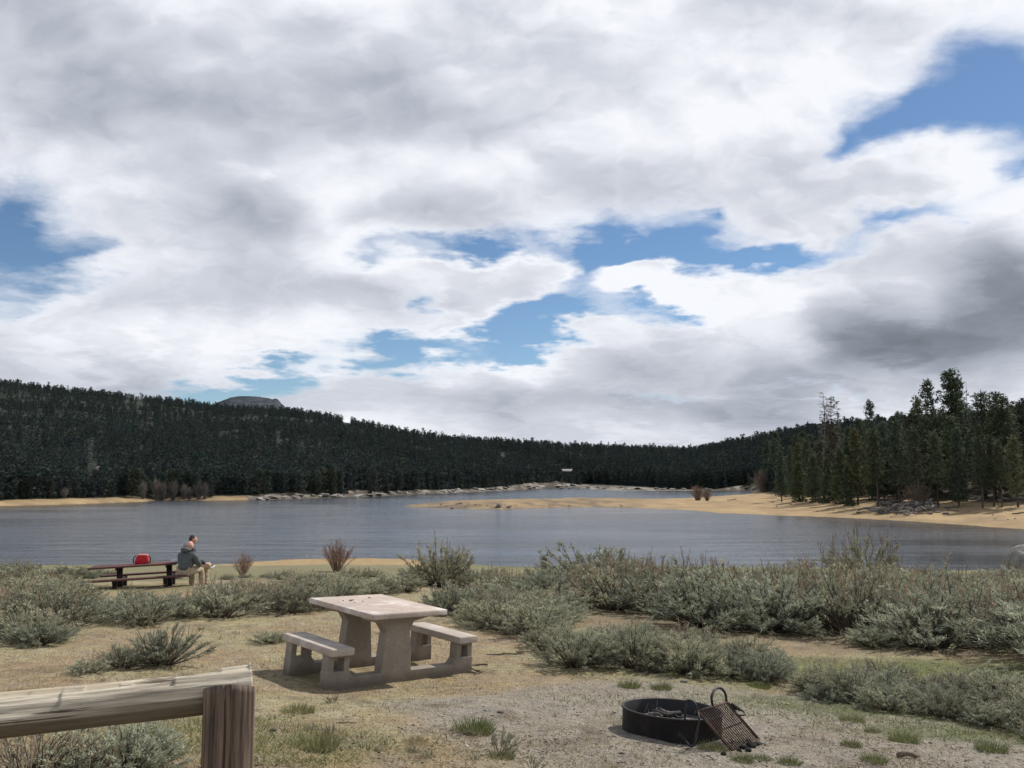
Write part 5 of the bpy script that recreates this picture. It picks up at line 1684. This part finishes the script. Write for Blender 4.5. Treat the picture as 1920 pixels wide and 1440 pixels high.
def blades(name, P, L, w_, c1, c2, lean, label):
    mb = MB(); n = len(P)
    D = np.stack([rng.normal(0, lean, n), rng.normal(0, lean, n), np.ones(n)], -1)
    f_ = rng.uniform(0, 1, (n, 1))
    P = P - np.array([0, 0, .006])
    leaf_cards(mb, P, D, L * rng.uniform(.5, 1.3, (n, 1)), w_, np.array(c1) + (np.array(c2) - np.array(c1)) * f_, .2)
    o = kind(obj(name, mb.mesh(name), M['grass']), 'stuff'); o['label'] = label
    return o


P = scatter(80000, -260, 2180, 1085, 1620, 60)
n1 = fbm(P[:, 0] / 1.4, P[:, 1] / 1.4, 4, 51); n3 = fbm(P[:, 0] / .5, P[:, 1] / .5, 3, 91)
pad = np.exp(-(((P[:, 0] - 1.9) / 3.0) ** 2 + ((P[:, 1] - 8.2) / 2.6) ** 2) ** 1.5)
k_ = clear_of(P) & (n3 + .3 * n1 - pad * .22 > .53)
blades('dry_grass', P[k_], .055, .006, (.24, .19, .10), (.37, .30, .165), .9, 'short dry straw-coloured grass over the bare soil')
P = scatter(70000, -200, 2180, 1085, 1600, 60)
n3 = fbm(P[:, 0] / .45, P[:, 1] / .45, 3, 93)
ge = np.exp(-(((P[:, 0] - 5.8) / 4.4) ** 2 + ((P[:, 1] - 11.9) / 1.9) ** 2) ** 2)
ge = np.maximum(ge, np.exp(-(((P[:, 0] - 4.4) / 2.6) ** 2 + ((P[:, 1] - 9.4) / .9) ** 2) ** 2))
ge = np.maximum(ge, .9 * np.exp(-(((P[:, 0] - 4.4) / 1.6) ** 2 + ((P[:, 1] - 8.3) / .5) ** 2) ** 2))
ge = np.maximum(ge, .8 * np.exp(-(((P[:, 0] - 1.6) / 1.8) ** 2 + ((P[:, 1] - 9.1) / .45) ** 2) ** 2))
ge = np.maximum(ge, .62 * np.exp(-(((P[:, 0] + 1.9) / 1.3) ** 2 + ((P[:, 1] - 6.6) / .8) ** 2) ** 2))
ge = np.maximum(ge, .45 * np.exp(-(((P[:, 0] + 2.6) / 2.2) ** 2 + ((P[:, 1] - 13.6) / 1.2) ** 2) ** 2))
n5 = fbm(P[:, 0] / 4, P[:, 1] / 4, 3, 53)
ge = np.maximum(ge, .42 * sstep(.5, .68, n5))
k_ = clear_of(P) & (ge * 1.5 + (n3 - .5) * 1.3 > .50)
blades('green_grass', P[k_], .06, .007, (.095, .128, .04), (.19, .205, .075), .6, 'short green grass in strips between the shrubs')
# gravel
P = scatter(26000, -100, 2150, 1180, 1600, 22)
pad = np.exp(-(((P[:, 0] - 2.2) / 3.2) ** 2 + ((P[:, 1] - 7.8) / 2.7) ** 2) ** 1.5)
k_ = clear_of(P) & ((pad + (rng.random(len(P)) - .5) * .6 > .5) | (rng.random(len(P)) < .09))
P = P[k_]
bm = bmesh.new(); bmesh.ops.create_icosphere(bm, subdivisions=1, radius=1); bm.verts.ensure_lookup_table()
iv = np.array([v.co[:] for v in bm.verts]); it = np.array([[v.index for v in f.verts] for f in bm.faces]); bm.free()
n = len(P)
r_ = .0045 + .011 * rng.random((n, 1, 1)) ** 3.0 + .012 * (rng.random((n, 1, 1)) < .02)
jit = rng.uniform(.6, 1.3, (n, len(iv), 1))
ang_ = rng.uniform(0, 6.28, n); ca, sa = np.cos(ang_)[:, None], np.sin(ang_)[:, None]
vv = iv[None] * jit * r_ * np.array([1.2, .9, .6])
X_ = vv[:, :, 0] * ca - vv[:, :, 1] * sa; Y_ = vv[:, :, 0] * sa + vv[:, :, 1] * ca
vv = np.stack([X_, Y_, vv[:, :, 2]], -1) + P[:, None, :]
ff = it[None] + (np.arange(n) * len(iv))[:, None, None]
cc = (np.array([.30, .255, .205]) * rng.uniform(.45, 1.55, (n, 1)) * np.where(rng.random((n, 1)) < .3, [[.75, .75, .8]], [[1, 1, 1]]))[:, None, :].repeat(len(iv), 1)
o = kind(obj('gravel', np_mesh('gravel', vv.reshape(-1, 3), ff.reshape(-1, 3), cc.reshape(-1, 3)), M['rock']), 'stuff')
o['label'] = 'grey-brown gravel round the fire ring'
# dark bits of litter: twigs and leaf crumbs
P = scatter(13000, -100, 2150, 1180, 1600, 22)
P = P[clear_of(P) & (fbm(P[:, 0] / .7, P[:, 1] / .7, 3, 95) > .5)]
blades('litter', P + np.array([0, 0, .012]), .035, .008, (.05, .04, .03), (.16, .12, .085), 3.5, 'small dark twigs and leaf crumbs scattered on the soil')

# ------------------------------------------------------------------ sky and sun
SUN_EL, SUN_AZ = R(46), R(50)
w = bpy.data.worlds.new('World'); sc.world = w; w.use_nodes = True
t = NT(w.node_tree)
for nd in list(w.node_tree.nodes): w.node_tree.nodes.remove(nd)
sky = t.n('ShaderNodeTexSky'); sky.sky_type = 'NISHITA'; sky.sun_disc = False
sky.sun_elevation = SUN_EL; sky.sun_rotation = SUN_AZ
sky.altitude = 1500; sky.air_density = 1.0; sky.dust_density = .4; sky.ozone_density = 1.5
D = t.n('ShaderNodeTexCoord').outputs['Generated']
sx = t.n('ShaderNodeSeparateXYZ'); t.link(D, sx.inputs[0])
yy = t.math('MAXIMUM', sx.outputs[1], .05)
u = t.math('DIVIDE', sx.outputs[0], yy); v = t.math('DIVIDE', sx.outputs[2], yy)
cb = t.n('ShaderNodeCombineXYZ'); t.link(u, cb.inputs[0]); t.link(v, cb.inputs[1])
uv = cb.outputs[0]
# clouds lie on a level sheet: perspective squeezes them towards the horizon
den = t.math('ADD', t.math('MAXIMUM', sx.outputs[2], 0), .16)
cp = t.n('ShaderNodeCombineXYZ')
t.link(t.math('DIVIDE', sx.outputs[0], den), cp.inputs[0]); t.link(t.math('DIVIDE', sx.outputs[1], den), cp.inputs[1])
pl = cp.outputs[0]
wn = t.noise(pl, 2.2, 4, .55, 'Color')
wn2 = t.noise(pl, 7.0, 4, .6, 'Color')
wv = t.vmath('ADD', t.vmath('MULTIPLY', t.vmath('SUBTRACT', wn, (.5, .5, .5)), (.20, .12, 0)), t.vmath('MULTIPLY', t.vmath('SUBTRACT', wn2, (.5, .5, .5)), (.07, .045, 0)))
uvw = t.vmath('ADD', uv, wv)


def blob(vec, cx, cy, rx, ry, rot, amp, acc, typ='QUADRATIC_SPHERE'):
    r = ray(cx, cy); cu, cv = r[0] / r[1], r[2] / r[1]
    mp = t.n('ShaderNodeMapping'); mp.vector_type = 'TEXTURE'
    mp.inputs['Location'].default_value = (cu, cv, 0)
    mp.inputs['Rotation'].default_value = (0, 0, R(rot))
    mp.inputs['Scale'].default_value = (rx / F, ry / F * 1.05, 1)
    t.link(vec, mp.inputs['Vector'])
    g = t.n('ShaderNodeTexGradient'); g.gradient_type = typ
    t.link(mp.outputs[0], g.inputs[0])
    return t.math('MULTIPLY_ADD', g.outputs['Fac'], amp, acc)


HOLES = [(-10, 450, 300, 230, 0, 1.9), (120, 500, 140, 80, 0, .9), (200, 455, 90, 50, 0, .5),
         (1700, 220, 260, 115, 20, 1.7), (1880, 150, 260, 180, 25, 1.7), (1600, 250, 80, 70, 0, .7), (1915, 275, 110, 70, 0, .8),
         (1150, 435, 180, 100, 0, 1.3), (1270, 455, 270, 120, 10, 1.7), (1310, 378, 80, 40, 10, .9), (1180, 500, 240, 80, 0, 1.0),
         (1110, 505, 140, 80, 0, 1.1), (890, 464, 280, 54, 0, 1.5), (1235, 585, 120, 40, 0, 1.2), (1390, 492, 220, 52, 12, 1.4),
         (985, 620, 140, 160, 0, 1.8), (1090, 590, 190, 70, 0, 1.1), (770, 660, 330, 62, 3, 1.8), (1010, 655, 100, 55, 0, 1.1), (800, 555, 110, 80, -20, 1.1), (700, 480, 120, 60, 0, .6),
         (410, 740, 250, 66, 0, 1.9), (520, 715, 120, 50, 0, 1.2),
         (1690, 402, 300, 62, 15, 1.15), (1480, 478, 220, 40, 12, .9), (1250, 745, 240, 20, 0, .5), (1560, 742, 240, 22, 0, .55), (1870, 300, 120, 60, 20, .5),
         (925, 525, 230, 75, -5, -1.6), (1195, 525, 190, 52, -14, -2.1), (1185, 430, 45, 60, 0, -.6), (1090, 625, 90, 22, 0, -.7),
         (1480, 400, 330, 90, 12, -.8), (1780, 275, 260, 70, 8, -.6), (960, 700, 260, 60, 0, -.6), (880, 610, 130, 70, 0, -.6)]
acc = 0.0
for hb in HOLES: acc = blob(uvw, hb[0], hb[1], hb[2] * 1.12, hb[3] * 1.12, hb[4], hb[5] * .95, acc)
acc = t.math('MULTIPLY_ADD', t.remap(sx.outputs[2], .60, .78), .5, acc)  # unseen sky overhead opened to blue, added to dim ambient and deepen shadows
acc = t.math('MULTIPLY_ADD', t.remap(t.math('MULTIPLY', sx.outputs[1], -1.0), -.25, .15), .4, acc)  # unseen sky behind the camera cleared too, for the same darker shadows
SHADES = [(130, 160, 640, 330, -12, -.27), (620, 165, 560, 180, 5, -.22), (850, 220, 400, 140, 0, -.10),
          (440, 420, 280, 95, -18, -.30), (440, 548, 340, 80, 0, -.32), (230, 725, 600, 80, 0, -.36), (150, 650, 420, 60, 0, -.14), (720, 575, 200, 60, -10, -.18),
          (1840, 565, 500, 210, 12, -.42), (1520, 665, 680, 100, 8, -.46), (1880, 520, 200, 120, 20, -.22), (1420, 775, 400, 55, 0, -.28), (1750, 670, 400, 70, 8, -.16),
          (1120, 360, 360, 110, 8, -.22), (790, 400, 180, 90, 0, -.14), (850, 748, 420, 40, 0, -.26), (1000, 800, 320, 30, 0, -.12), (1300, 635, 240, 60, 15, -.18), (1850, 740, 200, 50, 0, -.2),
          (500, 325, 400, 110, 5, .22), (300, 290, 320, 80, 0, .10), (1480, 170, 420, 220, 20, .20), (1050, 190, 340, 170, 0, .10), (1700, 330, 330, 90, 12, .16), (1560, 580, 440, 90, 16, .30),
          (920, 525, 180, 60, 0, .22), (1195, 525, 160, 50, -12, .3), (860, 605, 140, 60, 0, .18), (980, 690, 200, 50, 0, .2), (620, 495, 280, 50, -10, .16), (900, 20, 300, 70, 0, .16),
          (560, 615, 420, 40, -6, .12), (160, 605, 260, 40, 0, .06), (1160, 800, 420, 34, 0, .10), (1850, 420, 240, 90, 15, .22), (640, 420, 170, 90, -20, .16)]
# soft rounded billows: a smooth warp for the shading, fine wisps only where the cloud thins out
ws = t.noise(t.vmath('MULTIPLY', uv, (1, 1.35, 1)), 3.0, 2, .4, 'Color')
ws2 = t.noise(t.vmath('MULTIPLY', uv, (1, 1.35, 1)), 9.0, 2, .4, 'Color')
uvs = t.vmath('ADD', t.vmath('ADD', uv, t.vmath('MULTIPLY', t.vmath('SUBTRACT', ws, (.5, .5, .5)), (.22, .12, 0))), t.vmath('MULTIPLY', t.vmath('SUBTRACT', ws2, (.5, .5, .5)), (.08, .05, 0)))
sh = 0.0
for sb in SHADES: sh = blob(uvs, *sb[:5], sb[5] * (.92 if sb[5] < 0 else .8), sh, 'SPHERICAL')
us = t.vmath('MULTIPLY', uvs, (1, 1.5, 1))
up_ = t.vmath('ADD', us, (.03, .10, 0))
bl = t.math('SUBTRACT', t.noise(us, 3.4, 3, .45), t.noise(up_, 3.4, 3, .45))
us2 = t.vmath('MULTIPLY', uvw, (1, 1.5, 1))
bl2 = t.math('SUBTRACT', t.noise(us2, 10.0, 4, .5), t.noise(t.vmath('ADD', us2, (.014, .040, 0)), 10.0, 4, .5))
nf = t.noise(t.vmath('MULTIPLY', uvw, (1, 1.5, 1)), 8.0, 7, .60)
nb = t.noise(pl, 1.6, 4, .5)
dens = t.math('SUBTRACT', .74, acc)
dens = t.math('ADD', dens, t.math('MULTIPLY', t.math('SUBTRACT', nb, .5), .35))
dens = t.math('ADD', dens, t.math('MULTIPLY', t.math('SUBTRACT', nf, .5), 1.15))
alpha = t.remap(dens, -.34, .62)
br = t.math('ADD', .815, sh)
br = t.math('ADD', br, t.math('MULTIPLY', bl, .78))
br = t.math('ADD', br, t.math('MULTIPLY', bl2, .42))
br = t.math('ADD', br, t.math('MULTIPLY', t.math('SUBTRACT', 1.0, t.remap(dens, .25, .95)), .16), clamp=True)
rp = t.n('ShaderNodeValToRGB'); t.link(br, rp.inputs[0])
e = rp.color_ramp.elements
e[0].position = 0.0; e[0].color = (.165, .19, .225, 1)
e[1].position = 1.0; e[1].color = (.93, .95, 1.0, 1)
for pp, cc in ((.25, (.25, .285, .335)), (.5, (.44, .475, .545)), (.75, (.64, .67, .74)), (.9, (.82, .84, .90))):
    el = e.new(pp); el.color = (*cc, 1)
bg1 = t.n('ShaderNodeBackground'); bg2 = t.n('ShaderNodeBackground')
hsv = t.n('ShaderNodeHueSaturation'); t.link(sky.outputs[0], hsv.inputs['Color']); hsv.inputs['Saturation'].default_value = 1.08
t.link(t.mix(1.0, hsv.outputs[0], (.95, 1.02, 1.05), 'MULTIPLY'), bg1.inputs[0]); bg1.inputs[1].default_value = .09
t.link(rp.outputs[0], bg2.inputs[0]); bg2.inputs[1].default_value = 1.0
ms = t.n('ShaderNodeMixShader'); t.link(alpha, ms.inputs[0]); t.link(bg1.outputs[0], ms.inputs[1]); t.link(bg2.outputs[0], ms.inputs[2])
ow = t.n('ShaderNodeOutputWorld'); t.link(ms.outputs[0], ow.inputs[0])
w.cycles.sampling_method = 'MANUAL'; w.cycles.sample_map_resolution = 512
sl = bpy.data.lights.new('sun', 'SUN'); sl.energy = 4.6; sl.angle = R(1.6); sl.color = (1.0, .955, .88)
so = bpy.data.objects.new('sun', sl); col.objects.link(so)
sd_ = Vector((math.sin(SUN_AZ) * math.cos(SUN_EL), math.cos(SUN_AZ) * math.cos(SUN_EL), math.sin(SUN_EL)))
so.rotation_euler = sd_.to_track_quat('Z', 'Y').to_euler()
so.location = sd_ * 60
